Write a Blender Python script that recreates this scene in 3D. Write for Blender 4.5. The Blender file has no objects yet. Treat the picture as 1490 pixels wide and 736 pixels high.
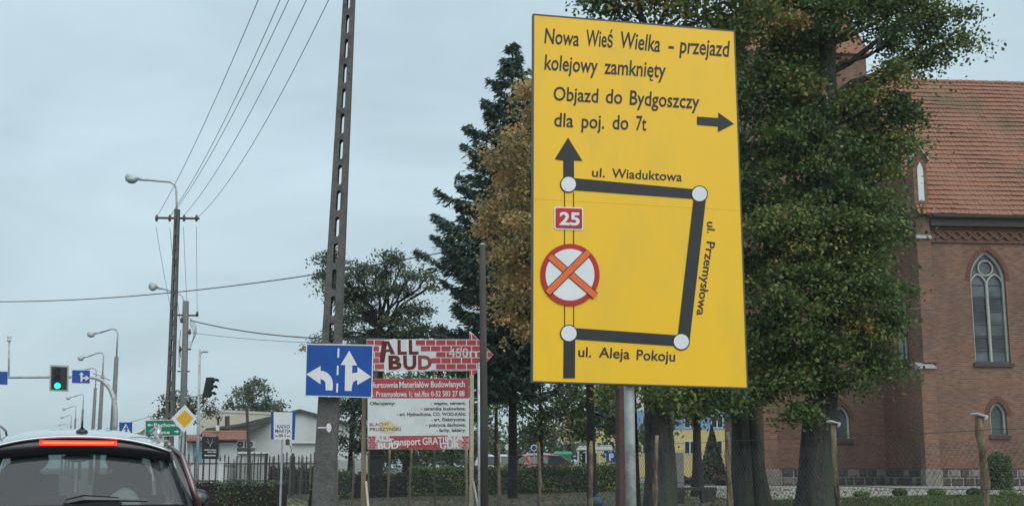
import bpy, bmesh, math, random
import numpy as np
from mathutils import Vector, Matrix
R = math.radians
rng = np.random.default_rng(7)
random.seed(7)
scene = bpy.context.scene
COL = scene.collection

# ---------------------------------------------------------------- camera
F = 1800.0                      # focal length in photo pixels (photo is 1490 x 736)
CX, CY, YH = 745.0, 368.0, 680.0
EYE = 1.35
PITCH = math.atan((YH - CY) / F)
YAW = math.atan((CX - 112.0) / math.hypot(F, YH - CY))      # road runs along +Y, camera looks right of it
cam_d = bpy.data.cameras.new('camera')
cam_d.sensor_width = 36.0
cam_d.lens = F / 1490.0 * 36.0
cam_d.clip_start = 0.1
cam_d.clip_end = 6000.0
cam = bpy.data.objects.new('camera', cam_d)
COL.objects.link(cam)
cam.location = (0, 0, EYE)
cam.rotation_euler = (R(90) + PITCH, 0, -YAW)
scene.camera = cam
HF = Vector((math.sin(YAW), math.cos(YAW), 0))               # horizontal forward
RT = Vector((math.cos(YAW), -math.sin(YAW), 0))              # right
FW = HF * math.cos(PITCH) + Vector((0, 0, math.sin(PITCH)))
UP = -HF * math.sin(PITCH) + Vector((0, 0, math.cos(PITCH)))
EYEP = Vector((0, 0, EYE))

def ray(px, py):
    return FW + RT * ((px - CX) / F) + UP * ((CY - py) / F)
def at(px, py, d):
    """the place that lies d metres ahead (along the level view direction)"""
    r = ray(px, py)
    return EYEP + r * (d / r.dot(HF))
def pxm(d):                                                   # pixels per metre
    return F / d / math.cos(PITCH)

# ---------------------------------------------------------------- world and sun
w = bpy.data.worlds.new('World'); scene.world = w; w.use_nodes = True
nt = w.node_tree; nt.nodes.clear()
def N(tree, typ, **kw):
    n = tree.nodes.new(typ)
    for k, v in kw.items():
        if k in n.inputs.keys(): n.inputs[k].default_value = v
        else: setattr(n, k, v)
    return n
SUN_EL, SUN_AZ = 48.0, 165.0                                   # azimuth clockwise from +Y
sky = N(nt, 'ShaderNodeTexSky', sky_type='NISHITA')
sky.sun_disc = False; sky.sun_elevation = R(SUN_EL); sky.sun_rotation = R(SUN_AZ)
sky.air_density = 1.0; sky.dust_density = 2.0
tc = N(nt, 'ShaderNodeTexCoord')
mp = N(nt, 'ShaderNodeMapping'); mp.inputs['Scale'].default_value = (1.0, 1.0, 2.6)
mp.inputs['Rotation'].default_value = (0.25, 0.15, 0.4)
n1 = N(nt, 'ShaderNodeTexNoise', Scale=2.3, Detail=7.0, Roughness=0.55, Distortion=0.8)
cr = N(nt, 'ShaderNodeValToRGB')
cr.color_ramp.elements[0].position = 0.34; cr.color_ramp.elements[0].color = (0.42, 0.545, 0.60, 1)
cr.color_ramp.elements[1].position = 0.68; cr.color_ramp.elements[1].color = (0.585, 0.735, 0.805, 1)
sep = N(nt, 'ShaderNodeSeparateXYZ')
mr = N(nt, 'ShaderNodeMapRange'); mr.inputs['From Min'].default_value = 0.0; mr.inputs['From Max'].default_value = 0.7
mr.inputs['To Min'].default_value = 10.5; mr.inputs['To Max'].default_value = 14.7
vm = N(nt, 'ShaderNodeVectorMath', operation='SCALE')
mx = N(nt, 'ShaderNodeMixRGB'); mx.inputs['Fac'].default_value = 0.86
bg = N(nt, 'ShaderNodeBackground', Strength=0.1)
wo = N(nt, 'ShaderNodeOutputWorld')
L = nt.links.new
L(tc.outputs['Generated'], mp.inputs['Vector']); L(mp.outputs[0], n1.inputs['Vector'])
L(n1.outputs['Fac'], cr.inputs['Fac'])
L(tc.outputs['Generated'], sep.inputs[0]); L(sep.outputs['Z'], mr.inputs['Value'])
L(cr.outputs['Color'], vm.inputs[0]); L(mr.outputs[0], vm.inputs['Scale'])
L(sky.outputs[0], mx.inputs['Color1']); L(vm.outputs[0], mx.inputs['Color2'])
L(mx.outputs[0], bg.inputs['Color']); L(bg.outputs[0], wo.inputs['Surface'])
sl = bpy.data.lights.new('sun', 'SUN'); sl.energy = 1.9; sl.angle = R(65); sl.color = (1.0, 0.96, 0.9)
so = bpy.data.objects.new('sun', sl); COL.objects.link(so)
so.rotation_euler = Vector((-math.sin(R(SUN_AZ)) * math.cos(R(SUN_EL)), -math.cos(R(SUN_AZ)) * math.cos(R(SUN_EL)), -math.sin(R(SUN_EL)))).to_track_quat('-Z', 'Y').to_euler()
scene.view_settings.view_transform = 'Standard'
scene.view_settings.look = 'None'
scene.view_settings.exposure = 0.0
scene.view_settings.gamma = 1.0

# ---------------------------------------------------------------- materials
def material(name, c1, c2=None, rough=0.7, scale=6.0, metallic=0.0, bump=0.0, detail=4.0, spec=0.3, c3=None, scale3=0.6, coords='Object', coat=0.0, stretch=None, bscale=None, bdist=.02):
    m = bpy.data.materials.new(name); m.use_nodes = True
    t = m.node_tree; b = t.nodes['Principled BSDF']
    b.inputs['Roughness'].default_value = rough; b.inputs['Metallic'].default_value = metallic
    b.inputs['Specular IOR Level'].default_value = spec
    b.inputs['Coat Weight'].default_value = coat; b.inputs['Coat Roughness'].default_value = 0.05
    c2 = c2 or tuple(x * 0.82 for x in c1)
    tcn = N(t, 'ShaderNodeTexCoord'); mpn = N(t, 'ShaderNodeMapping')
    if stretch: mpn.inputs['Scale'].default_value = stretch
    t.links.new(tcn.outputs[coords], mpn.inputs['Vector'])
    no = N(t, 'ShaderNodeTexNoise', Scale=scale, Detail=detail, Roughness=0.6)
    t.links.new(mpn.outputs[0], no.inputs['Vector'])
    rp = N(t, 'ShaderNodeValToRGB')
    rp.color_ramp.elements[0].position = 0.32; rp.color_ramp.elements[0].color = (*c2, 1)
    rp.color_ramp.elements[1].position = 0.68; rp.color_ramp.elements[1].color = (*c1, 1)
    t.links.new(no.outputs['Fac'], rp.inputs['Fac'])
    out = rp.outputs['Color']
    if c3:
        n3 = N(t, 'ShaderNodeTexNoise', Scale=scale3, Detail=5.0, Roughness=0.65)
        t.links.new(mpn.outputs[0], n3.inputs['Vector'])
        r3 = N(t, 'ShaderNodeValToRGB'); r3.color_ramp.elements[0].position = 0.5; r3.color_ramp.elements[1].position = 0.66
        t.links.new(n3.outputs['Fac'], r3.inputs['Fac'])
        mm = N(t, 'ShaderNodeMixRGB'); mm.inputs['Color2'].default_value = (*c3, 1)
        t.links.new(r3.outputs['Color'], mm.inputs['Fac']); t.links.new(out, mm.inputs['Color1']); out = mm.outputs[0]
    t.links.new(out, b.inputs['Base Color'])
    if bump:
        bp = N(t, 'ShaderNodeBump', Strength=bump, Distance=bdist)
        nb = N(t, 'ShaderNodeTexNoise', Scale=bscale or scale * 3, Detail=5.0)
        t.links.new(mpn.outputs[0], nb.inputs['Vector'])
        t.links.new(nb.outputs['Fac'], bp.inputs['Height']); t.links.new(bp.outputs[0], b.inputs['Normal'])
    return m

def leaf_material(name, stops, transl=0.25, rough=0.55):
    m = bpy.data.materials.new(name); m.use_nodes = True
    t = m.node_tree; b = t.nodes['Principled BSDF']; o = t.nodes['Material Output']
    a = N(t, 'ShaderNodeAttribute', attribute_name='tint')
    rp = N(t, 'ShaderNodeValToRGB')
    els = rp.color_ramp.elements
    while len(els) < len(stops): els.new(0.5)
    for e, (p, c) in zip(els, stops): e.position = p; e.color = (*c, 1)
    t.links.new(a.outputs['Fac'], rp.inputs['Fac']); t.links.new(rp.outputs[0], b.inputs['Base Color'])
    b.inputs['Roughness'].default_value = rough; b.inputs['Specular IOR Level'].default_value = 0.3
    tr = N(t, 'ShaderNodeBsdfTranslucent'); t.links.new(rp.outputs[0], tr.inputs['Color'])
    ms = N(t, 'ShaderNodeMixShader', Fac=transl)
    t.links.new(b.outputs[0], ms.inputs[1]); t.links.new(tr.outputs[0], ms.inputs[2]); t.links.new(ms.outputs[0], o.inputs['Surface'])
    return m

def brick_material(name, ca, cb, mortar, bw=0.30, rh=0.10, ms=0.014, stain=(0.09, 0.07, 0.06)):
    m = bpy.data.materials.new(name); m.use_nodes = True
    t = m.node_tree; b = t.nodes['Principled BSDF']; b.inputs['Roughness'].default_value = 0.88; b.inputs['Specular IOR Level'].default_value = 0.2
    tcn = N(t, 'ShaderNodeTexCoord')
    br = N(t, 'ShaderNodeTexBrick', Scale=1.0)
    br.inputs['Color1'].default_value = (*ca, 1); br.inputs['Color2'].default_value = (*cb, 1); br.inputs['Mortar'].default_value = (*mortar, 1)
    br.inputs['Mortar Size'].default_value = ms; br.inputs['Brick Width'].default_value = bw; br.inputs['Row Height'].default_value = rh
    br.inputs['Mortar Smooth'].default_value = 0.1; br.inputs['Bias'].default_value = 0.0
    t.links.new(tcn.outputs['UV'], br.inputs['Vector'])
    n3 = N(t, 'ShaderNodeTexNoise', Scale=0.45, Detail=7.0, Roughness=0.62)
    mp3 = N(t, 'ShaderNodeMapping'); mp3.inputs['Scale'].default_value = (1, 1, 0.7)
    t.links.new(tcn.outputs['Object'], mp3.inputs[0]); t.links.new(mp3.outputs[0], n3.inputs['Vector'])
    r3 = N(t, 'ShaderNodeValToRGB'); r3.color_ramp.elements[0].position = 0.42; r3.color_ramp.elements[1].position = 0.75
    r3.color_ramp.elements[1].color = (0.6, 0.6, 0.6, 1)
    t.links.new(n3.outputs['Fac'], r3.inputs['Fac'])
    mm = N(t, 'ShaderNodeMixRGB'); mm.inputs['Color2'].default_value = (*stain, 1)
    t.links.new(r3.outputs[0], mm.inputs['Fac']); t.links.new(br.outputs['Color'], mm.inputs['Color1'])
    n4 = N(t, 'ShaderNodeTexNoise', Scale=3.0, Detail=4.0, Roughness=0.7)
    mp4 = N(t, 'ShaderNodeMapping'); mp4.inputs['Scale'].default_value = (.8, .8, 7)
    t.links.new(tcn.outputs['Object'], mp4.inputs[0]); t.links.new(mp4.outputs[0], n4.inputs['Vector'])
    hs = N(t, 'ShaderNodeHueSaturation'); m4 = N(t, 'ShaderNodeMapRange'); m4.inputs['From Min'].default_value = 0.3; m4.inputs['From Max'].default_value = 0.7
    m4.inputs['To Min'].default_value = 0.66; m4.inputs['To Max'].default_value = 1.3
    t.links.new(n4.outputs['Fac'], m4.inputs['Value']); t.links.new(m4.outputs[0], hs.inputs['Value']); t.links.new(mm.outputs[0], hs.inputs['Color'])
    t.links.new(hs.outputs[0], b.inputs['Base Color'])
    bp = N(t, 'ShaderNodeBump', Strength=0.7, Distance=0.012); bp.invert = True
    t.links.new(br.outputs['Fac'], bp.inputs['Height']); t.links.new(bp.outputs[0], b.inputs['Normal'])
    return m

def glass_material(name, col, alpha=0.35, rough=0.03):
    m = bpy.data.materials.new(name); m.use_nodes = True
    t = m.node_tree; b = t.nodes['Principled BSDF']; o = t.nodes['Material Output']
    b.inputs['Base Color'].default_value = (*col, 1); b.inputs['Roughness'].default_value = rough; b.inputs['Specular IOR Level'].default_value = 0.6
    tr = N(t, 'ShaderNodeBsdfTransparent'); tr.inputs[0].default_value = (0.62, 0.72, 0.72, 1)
    ms = N(t, 'ShaderNodeMixShader', Fac=alpha)
    t.links.new(tr.outputs[0], ms.inputs[1]); t.links.new(b.outputs[0], ms.inputs[2]); t.links.new(ms.outputs[0], o.inputs['Surface'])
    return m

def emit_material(name, col, strength):
    m = bpy.data.materials.new(name); m.use_nodes = True
    b = m.node_tree.nodes['Principled BSDF']; b.inputs['Base Color'].default_value = (*col, 1)
    b.inputs['Emission Color'].default_value = (*col, 1); b.inputs['Emission Strength'].default_value = strength
    return m

M = {}
M['concrete'] = material('pole_concrete', (0.165, 0.165, 0.155), (0.10, 0.10, 0.097), 0.9, 26, bump=0.8, c3=(0.085, 0.087, 0.083), scale3=4.5)
M['concrete_light'] = material('light_concrete', (0.24, 0.24, 0.235), (0.17, 0.17, 0.165), 0.9, 7, bump=0.3)
M['dark_pole'] = material('tarred_timber', (0.085, 0.075, 0.07), (0.045, 0.042, 0.04), 0.85, 8, bump=0.5, stretch=(1, 1, 0.12))
M['galv'] = material('galvanised_steel', (0.50, 0.53, 0.54), (0.40, 0.43, 0.44), 0.5, 14, metallic=0.25, spec=0.5, c3=(0.27, 0.27, 0.26), scale3=5)
M['steel_dark'] = material('dark_steel', (0.10, 0.105, 0.11), (0.07, 0.075, 0.08), 0.55, 20, metallic=0.3)
M['rust'] = material('rust_brown_paint', (0.105, 0.060, 0.048), (0.07, 0.042, 0.036), 0.75, 6, bump=0.3, c3=(0.06, 0.05, 0.045))
M['wire'] = material('weathered_wire', (0.07, 0.075, 0.08), (0.05, 0.05, 0.055), 0.6, 9)
M['porcelain'] = material('insulator_porcelain', (0.10, 0.06, 0.05), (0.06, 0.04, 0.035), 0.25, 10, spec=0.6)
M['lamp_plastic'] = material('lamp_cover_plastic', (0.42, 0.46, 0.48), (0.33, 0.36, 0.38), 0.3, 12, spec=0.5)
M['sign_yellow'] = material('yellow_sheeting', (0.87, 0.515, 0.004), (0.83, 0.485, 0.006), 0.38, 1.3, spec=0.4, detail=9, c3=(0.76, 0.475, 0.02), scale3=2.2, stretch=(1, 1, .35), bump=.08)
M['print_black'] = material('sign_black_print', (0.028, 0.030, 0.032), (0.022, 0.024, 0.026), 0.5, 5)
M['print_white'] = material('sign_white_print', (0.74, 0.76, 0.77), (0.66, 0.68, 0.70), 0.45, 4)
M['print_red'] = material('sign_red_print', (0.46, 0.022, 0.026), (0.38, 0.018, 0.022), 0.45, 4)
M['orange_tape'] = material('orange_tape', (0.80, 0.16, 0.035), (0.70, 0.13, 0.03), 0.45, 8)
M['sign_blue'] = material('blue_sheeting', (0.012, 0.085, 0.36), (0.010, 0.07, 0.30), 0.4, 3)
M['sign_green'] = material('green_sheeting', (0.012, 0.20, 0.13), (0.010, 0.17, 0.11), 0.4, 3)
M['sign_back'] = material('sign_back_metal', (0.33, 0.34, 0.35), (0.26, 0.27, 0.28), 0.5, 8, metallic=0.3)
M['amber'] = material('priority_yellow', (0.74, 0.42, 0.02), (0.66, 0.37, 0.018), 0.4, 4)
M['board_red'] = material('faded_red_print', (0.42, 0.055, 0.07), (0.34, 0.045, 0.058), 0.6, 3, c3=(0.40, 0.10, 0.10), scale3=1.2)
M['board_maroon'] = material('faded_maroon_print', (0.30, 0.055, 0.055), (0.24, 0.045, 0.045), 0.6, 3, c3=(0.26, 0.08, 0.075), scale3=3)
M['board_white'] = material('weathered_white_board', (0.66, 0.70, 0.70), (0.60, 0.64, 0.64), 0.6, 2.5, c3=(0.56, 0.59, 0.57), scale3=1.5)
M['raw_wood'] = material('grey_raw_timber', (0.33, 0.26, 0.17), (0.20, 0.155, 0.105), 0.85, 5, bump=0.5, stretch=(1, 1, 0.1), c3=(0.12, 0.10, 0.08), scale3=4)
M['cream_paint'] = material('cream_painted_timber', (0.52, 0.48, 0.36), (0.42, 0.38, 0.28), 0.8, 6, bump=0.2)
M['bark'] = material('grey_bark', (0.085, 0.080, 0.072), (0.032, 0.031, 0.029), 0.95, 9, bump=1.0, bdist=.07, stretch=(1, 1, 0.25), c3=(0.07, 0.085, 0.055), scale3=0.9)
M['bark_dark'] = material('dark_bark', (0.045, 0.040, 0.034), (0.022, 0.020, 0.018), 0.95, 6, bump=1.0, stretch=(1, 1, 0.3))
M['bark_peel'] = material('peeling_post_bark', (0.30, 0.24, 0.155), (0.085, 0.065, 0.047), 0.9, 24, bump=1.0, stretch=(1, 1, 0.22), c3=(0.05, 0.040, 0.032), scale3=8)
M['mastic'] = material('pale_cap_metal', (0.50, 0.50, 0.47), (0.30, 0.30, 0.28), 0.6, 8)
M['brick'] = brick_material('church_brick', (0.290, 0.145, 0.098), (0.190, 0.098, 0.070), (0.22, 0.170, 0.138))
M['brick_red'] = material('moulded_brick', (0.18, 0.090, 0.066), (0.125, 0.065, 0.050), 0.85, 9, bump=0.4)
M['tile'] = material('clay_roof_tile', (0.33, 0.162, 0.103), (0.255, 0.128, 0.084), 0.8, 7, bump=0.2, c3=(0.175, 0.115, 0.072), scale3=0.35)
M['tile_new'] = material('newer_clay_tile', (0.36, 0.15, 0.10), (0.30, 0.12, 0.08), 0.75, 3)
M['tile_far'] = material('orange_tile', (0.31, 0.155, 0.115), (0.20, 0.105, 0.08), 0.8, 3, bump=0.3)
M['stone'] = material('field_stone', (0.115, 0.10, 0.092), (0.055, 0.050, 0.048), 0.85, 2.2, bump=0.6, c3=(0.17, 0.125, 0.105), scale3=1.1, coords='Generated')
M['stone_pale'] = material('pale_rendered_stone', (0.27, 0.245, 0.22), (0.17, 0.155, 0.14), 0.9, 4, bump=0.5)
M['mortar'] = material('plinth_mortar', (0.36, 0.34, 0.31), (0.27, 0.255, 0.23), 0.95, 8)
M['stone_trim'] = material('pale_window_stone', (0.46, 0.49, 0.44), (0.36, 0.39, 0.34), 0.8, 5)
M['zinc'] = material('zinc_flashing', (0.42, 0.45, 0.47), (0.30, 0.33, 0.35), 0.5, 5, metallic=0.3)
M['dark_board'] = material('dark_eaves_board', (0.085, 0.072, 0.066), (0.06, 0.05, 0.046), 0.8, 6)
M['church_glass'] = material('leaded_glass', (0.12, 0.15, 0.16), (0.03, 0.038, 0.045), 0.14, 0.9, spec=0.7)  # pale patches in the colour stand in for reflected sky
M['glass_dark'] = material('dark_window_glass', (0.03, 0.04, 0.05), (0.02, 0.025, 0.03), 0.1, 2, spec=0.7)
M['render_white'] = material('white_render', (0.60, 0.63, 0.62), (0.54, 0.57, 0.56), 0.9, 1.2, c3=(0.40, 0.42, 0.41), scale3=0.3)
M['render_cream'] = material('cream_render', (0.54, 0.52, 0.44), (0.47, 0.45, 0.37), 0.9, 0.8)
M['render_yellow'] = material('yellow_render', (0.58, 0.48, 0.22), (0.53, 0.43, 0.19), 0.9, 0.7)
M['render_blue'] = material('blue_render', (0.20, 0.33, 0.54), (0.18, 0.29, 0.48), 0.9, 0.7)
M['panel_blue'] = material('light_blue_panel', (0.16, 0.42, 0.55), (0.13, 0.36, 0.48), 0.6, 3)
M['white_plastic'] = material('white_plastic', (0.66, 0.68, 0.68), (0.58, 0.60, 0.60), 0.5, 4)
M['roof_felt'] = material('dark_roof_felt', (0.10, 0.09, 0.085), (0.06, 0.055, 0.05), 0.9, 2)
M['ground'] = material('verge_ground', (0.165, 0.145, 0.110), (0.105, 0.095, 0.070), 0.95, 1.5, bump=0.6, c3=(0.055, 0.075, 0.028), scale3=0.35, detail=9)
M['lawn'] = material('lawn_green', (0.085, 0.135, 0.045), (0.060, 0.105, 0.034), 0.95, 3, bump=0.6, c3=(0.085, 0.10, 0.035), scale3=0.5, detail=8)
M['asphalt'] = material('asphalt', (0.060, 0.060, 0.062), (0.042, 0.042, 0.044), 0.9, 3, bump=0.4, c3=(0.07, 0.068, 0.066), bscale=120)
M['road_paint'] = material('road_paint', (0.68, 0.69, 0.68), (0.50, 0.51, 0.50), 0.8, 9)
M['kerb'] = material('kerb_concrete', (0.30, 0.29, 0.27), (0.22, 0.21, 0.20), 0.9, 5, bump=0.3)
M['paver'] = material('concrete_pavers', (0.27, 0.25, 0.235), (0.19, 0.18, 0.17), 0.9, 4, bump=0.3)
M['car_paint'] = material('maroon_metallic', (0.075, 0.012, 0.020), (0.070, 0.011, 0.018), 0.35, 20, metallic=0.5, spec=0.7, coat=1.0)
M['car_paint'].node_tree.nodes['Principled BSDF'].inputs['Coat IOR'].default_value = 1.9
M['car_red'] = material('red_car_paint', (0.30, 0.015, 0.02), None, 0.3, 20, spec=0.6, coat=0.8)
M['car_white'] = material('white_car_paint', (0.62, 0.64, 0.65), None, 0.3, 20, spec=0.5, coat=0.6)
M['car_black'] = material('gloss_black_trim', (0.012, 0.013, 0.016), None, 0.22, 20, spec=0.6)
M['rubber'] = material('black_rubber', (0.018, 0.018, 0.019), None, 0.8, 20)
M['car_silver'] = material('silver_rail', (0.50, 0.53, 0.56), None, 0.3, 20, metallic=0.7)
M['cabin'] = material('cabin_fabric', (0.030, 0.034, 0.040), None, 0.9, 30)
M['cloth_white'] = material('pale_blanket', (0.78, 0.82, 0.80), (0.55, 0.62, 0.60), 0.9, 7, bump=0.5)
M['glass_car'] = glass_material('tinted_car_glass', (0.07, 0.085, 0.095), 0.48)
M['glass_clear'] = glass_material('clear_car_glass', (0.05, 0.06, 0.06), 0.12)
M['brake'] = emit_material('lit_brake_light', (1.0, 0.03, 0.015), 1.15)
M['brake_core'] = emit_material('lit_brake_core', (1.0, 0.15, 0.05), 1.7)
M['tail_red'] = material('red_lens', (0.35, 0.012, 0.012), None, 0.15, 20, spec=0.6)
M['green_lit'] = emit_material('lit_green_lens', (0.02, 0.80, 0.52), 2.6)
M['lens_off'] = material('dark_signal_lens', (0.035, 0.03, 0.03), None, 0.25, 10)
M['signal_black'] = material('signal_housing', (0.030, 0.036, 0.038), None, 0.6, 10)
M['signal_edge'] = material('signal_board_edge', (0.44, 0.46, 0.46), None, 0.5, 10)
M['cabinet_green'] = material('green_container', (0.05, 0.28, 0.15), (0.04, 0.23, 0.12), 0.6, 3)
M['hydrant_blue'] = material('dull_blue_paint', (0.045, 0.095, 0.15), (0.03, 0.065, 0.10), 0.6, 8, bump=0.3)
M['bench'] = material('weathered_slab', (0.11, 0.105, 0.095), (0.07, 0.066, 0.06), 0.9, 6, bump=0.4)
M['logo_yellow'] = material('faded_yellow_print', (0.60, 0.56, 0.30), (0.56, 0.52, 0.30), 0.6, 3)
M['pole_grey'] = material('grey_pole_concrete', (0.19, 0.195, 0.195), (0.135, 0.14, 0.14), 0.85, 7, bump=0.3)
M['faded_pink'] = material('faded_brick_print', (0.52, 0.33, 0.33), (0.44, 0.26, 0.26), 0.6, 3)
M['car_roof'] = material('sky_sheen_roof', (0.50, 0.52, 0.54), None, 0.22, 20, metallic=0.65, spec=0.6, coat=1.0)  # pale metallic colour stands in for sky mirrored on the maroon roof
M['navy_print'] = material('navy_print', (0.015, 0.03, 0.12), None, 0.5, 5)
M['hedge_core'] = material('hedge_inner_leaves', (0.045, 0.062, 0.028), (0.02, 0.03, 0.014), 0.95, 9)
M['white_sign'] = M['print_white']

GREEN_D = (0.013, 0.027, 0.013); GREEN_M = (0.030, 0.055, 0.020); GREEN_L = (0.070, 0.092, 0.028); OLIVE = (0.12, 0.11, 0.035); RUSTY = (0.20, 0.10, 0.035)
M['leaf_linden'] = leaf_material('linden_leaves', [(0.0, (0.047, 0.087, 0.034)), (0.45, (0.108, 0.161, 0.049)), (0.78, (0.221, 0.243, 0.072)), (0.92, (0.402, 0.304, 0.093)), (1.0, (0.588, 0.304, 0.123))])
M['leaf_autumn'] = leaf_material('autumn_leaves', [(0.0, (0.136, 0.171, 0.088)), (0.35, (0.331, 0.272, 0.122)), (0.7, (0.526, 0.363, 0.158)), (1.0, (0.701, 0.432, 0.193))], 0.3)
M['leaf_spruce'] = leaf_material('spruce_needles', [(0.0, (0.029, 0.056, 0.045)), (0.6, (0.061, 0.108, 0.079)), (1.0, (0.125, 0.174, 0.112))], 0.08)
M['leaf_pine'] = leaf_material('grey_green_foliage', [(0.0, (0.062, 0.092, 0.069)), (0.6, (0.139, 0.173, 0.106)), (1.0, (0.336, 0.275, 0.158))], 0.15)
M['leaf_dark'] = leaf_material('dark_park_foliage', [(0.0, (0.047, 0.085, 0.040)), (0.6, (0.105, 0.152, 0.059)), (1.0, (0.234, 0.237, 0.080))], 0.15)
M['leaf_far'] = leaf_material('far_foliage', [(0.0, (0.072, 0.096, 0.054)), (0.6, (0.120, 0.144, 0.072)), (1.0, (0.228, 0.204, 0.096))], 0.2)
M['leaf_brown'] = leaf_material('brown_foliage', [(0.0, (0.07, 0.06, 0.035)), (0.6, (0.13, 0.10, 0.05)), (1.0, (0.20, 0.14, 0.06))], 0.2)
M['leaf_hedge'] = leaf_material('hedge_leaves', [(0.0, (0.081, 0.146, 0.060)), (0.6, (0.195, 0.285, 0.090)), (0.9, (0.446, 0.446, 0.124)), (1.0, (0.690, 0.566, 0.161))], 0.15)
M['leaf_redhedge'] = leaf_material('red_brown_shrub_leaves', [(0.0, (0.07, 0.045, 0.035)), (0.6, (0.13, 0.075, 0.05)), (1.0, (0.20, 0.10, 0.06))], 0.15)
M['leaf_darkhedge'] = leaf_material('purple_brown_hedge_leaves', [(0.0, (0.057, 0.051, 0.043)), (0.6, (0.113, 0.092, 0.070)), (1.0, (0.191, 0.146, 0.092))], 0.1)
M['grass'] = leaf_material('grass_blades', [(0.0, (0.040, 0.075, 0.020)), (0.7, (0.075, 0.125, 0.034)), (1.0, (0.15, 0.15, 0.06))], 0.3)
M['litter'] = leaf_material('fallen_leaves', [(0.0, (0.10, 0.055, 0.025)), (0.5, (0.22, 0.12, 0.04)), (1.0, (0.38, 0.25, 0.09))], 0.2)

# ---------------------------------------------------------------- mesh helpers
MW = {}
class MB:
    def __init__(s): s.v = []; s.f = []; s.m = []; s.mi = 0
    def add(s, vs, fs):
        o = len(s.v); s.v.extend([Vector(v) for v in vs]); s.f.extend([tuple(i + o for i in f) for f in fs]); s.m.extend([s.mi] * len(fs)); return s
    def box(s, c, d, rot=None):
        hx, hy, hz = d[0] / 2, d[1] / 2, d[2] / 2; c = Vector(c)
        vs = [Vector((x, y, z)) for x in (-hx, hx) for y in (-hy, hy) for z in (-hz, hz)]
        if rot is not None: vs = [rot @ v for v in vs]
        return s.add([c + v for v in vs], [(0, 1, 3, 2), (4, 6, 7, 5), (0, 4, 5, 1), (2, 3, 7, 6), (0, 2, 6, 4), (1, 5, 7, 3)])
    def b2(s, a, b):
        return s.box([(a[i] + b[i]) / 2 for i in range(3)], [abs(b[i] - a[i]) for i in range(3)])
    def hexa(s, lo, hi):
        """lo, hi: four corners each (same order)"""
        return s.add(list(lo) + list(hi), [(3, 2, 1, 0), (4, 5, 6, 7), (0, 1, 5, 4), (1, 2, 6, 5), (2, 3, 7, 6), (3, 0, 4, 7)])
    def prism(s, pts, ext):
        pts = [Vector(p) for p in pts]; ext = Vector(ext); n = len(pts)
        return s.add(pts + [p + ext for p in pts], [tuple(range(n))[::-1], tuple(range(n, 2 * n))] + [(i, (i + 1) % n, n + (i + 1) % n, n + i) for i in range(n)])
    def tube(s, pts, rad, n=8, cap=True):
        pts = [Vector(p) for p in pts]
        if not hasattr(rad, '__len__'): rad = [rad] * len(pts)
        rings = []; ref = None
        for i, p in enumerate(pts):
            t = (pts[min(i + 1, len(pts) - 1)] - pts[max(i - 1, 0)])
            t = t.normalized() if t.length > 1e-9 else Vector((0, 0, 1))
            if ref is None:
                ref = Vector((1, 0, 0)) if abs(t.x) < 0.8 else Vector((0, 1, 0))
            a = (ref - t * ref.dot(t)).normalized(); ref = a; b = t.cross(a)
            rings.append([p + (a * math.cos(2 * math.pi * k / n) + b * math.sin(2 * math.pi * k / n)) * rad[i] for k in range(n)])
        vs = [v for r in rings for v in r]; fs = []
        for i in range(len(pts) - 1):
            for k in range(n):
                fs.append((i * n + k, i * n + (k + 1) % n, (i + 1) * n + (k + 1) % n, (i + 1) * n + k))
        if cap: fs.append(tuple(range(n))[::-1]); fs.append(tuple((len(pts) - 1) * n + k for k in range(n)))
        return s.add(vs, fs)
    def ball(s, c, r, nu=10, nv=6):
        c = Vector(c); r = (r, r, r) if not hasattr(r, '__len__') else r
        vs = [c + Vector((0, 0, -r[2]))]
        for j in range(1, nv):
            th = math.pi * j / nv - math.pi / 2
            for i in range(nu):
                ph = 2 * math.pi * i / nu
                vs.append(c + Vector((r[0] * math.cos(th) * math.cos(ph), r[1] * math.cos(th) * math.sin(ph), r[2] * math.sin(th))))
        vs.append(c + Vector((0, 0, r[2]))); e = len(vs) - 1; fs = []
        for i in range(nu):
            fs.append((0, 1 + (i + 1) % nu, 1 + i)); fs.append((e, 1 + (nv - 2) * nu + i, 1 + (nv - 2) * nu + (i + 1) % nu))
            for j in range(nv - 2):
                a = 1 + j * nu
                fs.append((a + i, a + (i + 1) % nu, a + nu + (i + 1) % nu, a + nu + i))
        return s.add(vs, fs)
    def build(s, name, mats, parent=None, world=True, smooth=False, kind=None, uv=True):
        if not isinstance(mats, (list, tuple)): mats = [mats]
        me = bpy.data.meshes.new(name)
        vs = s.v
        if parent is not None and world:
            inv = MW[parent.name].inverted(); vs = [inv @ v for v in vs]
        me.from_pydata([tuple(v) for v in vs], [], s.f)
        for m in mats: me.materials.append(m)
        if len(mats) > 1: me.polygons.foreach_set('material_index', s.m)
        if smooth: me.polygons.foreach_set('use_smooth', [True] * len(me.polygons))
        if uv: auto_uv(me)
        me.update()
        return link(name, me, parent, kind)
def auto_uv(me):
    ul = me.uv_layers.new(name='UVMap'); co = np.empty(len(me.vertices) * 3); me.vertices.foreach_get('co', co); co = co.reshape(-1, 3)
    uv = np.zeros((len(me.loops), 2))
    for p in me.polygons:
        n = p.normal
        li = list(p.loop_indices); vi = [me.loops[i].vertex_index for i in li]; c = co[vi]
        if abs(n.z) > 0.92: uv[li] = c[:, :2]
        else:
            t = Vector((-n.y, n.x, 0)).normalized(); b = n.cross(t)
            if b.z < 0: b = -b
            uv[li, 0] = c @ np.array(t); uv[li, 1] = c @ np.array(b)
    ul.data.foreach_set('uv', uv.ravel())
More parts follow.
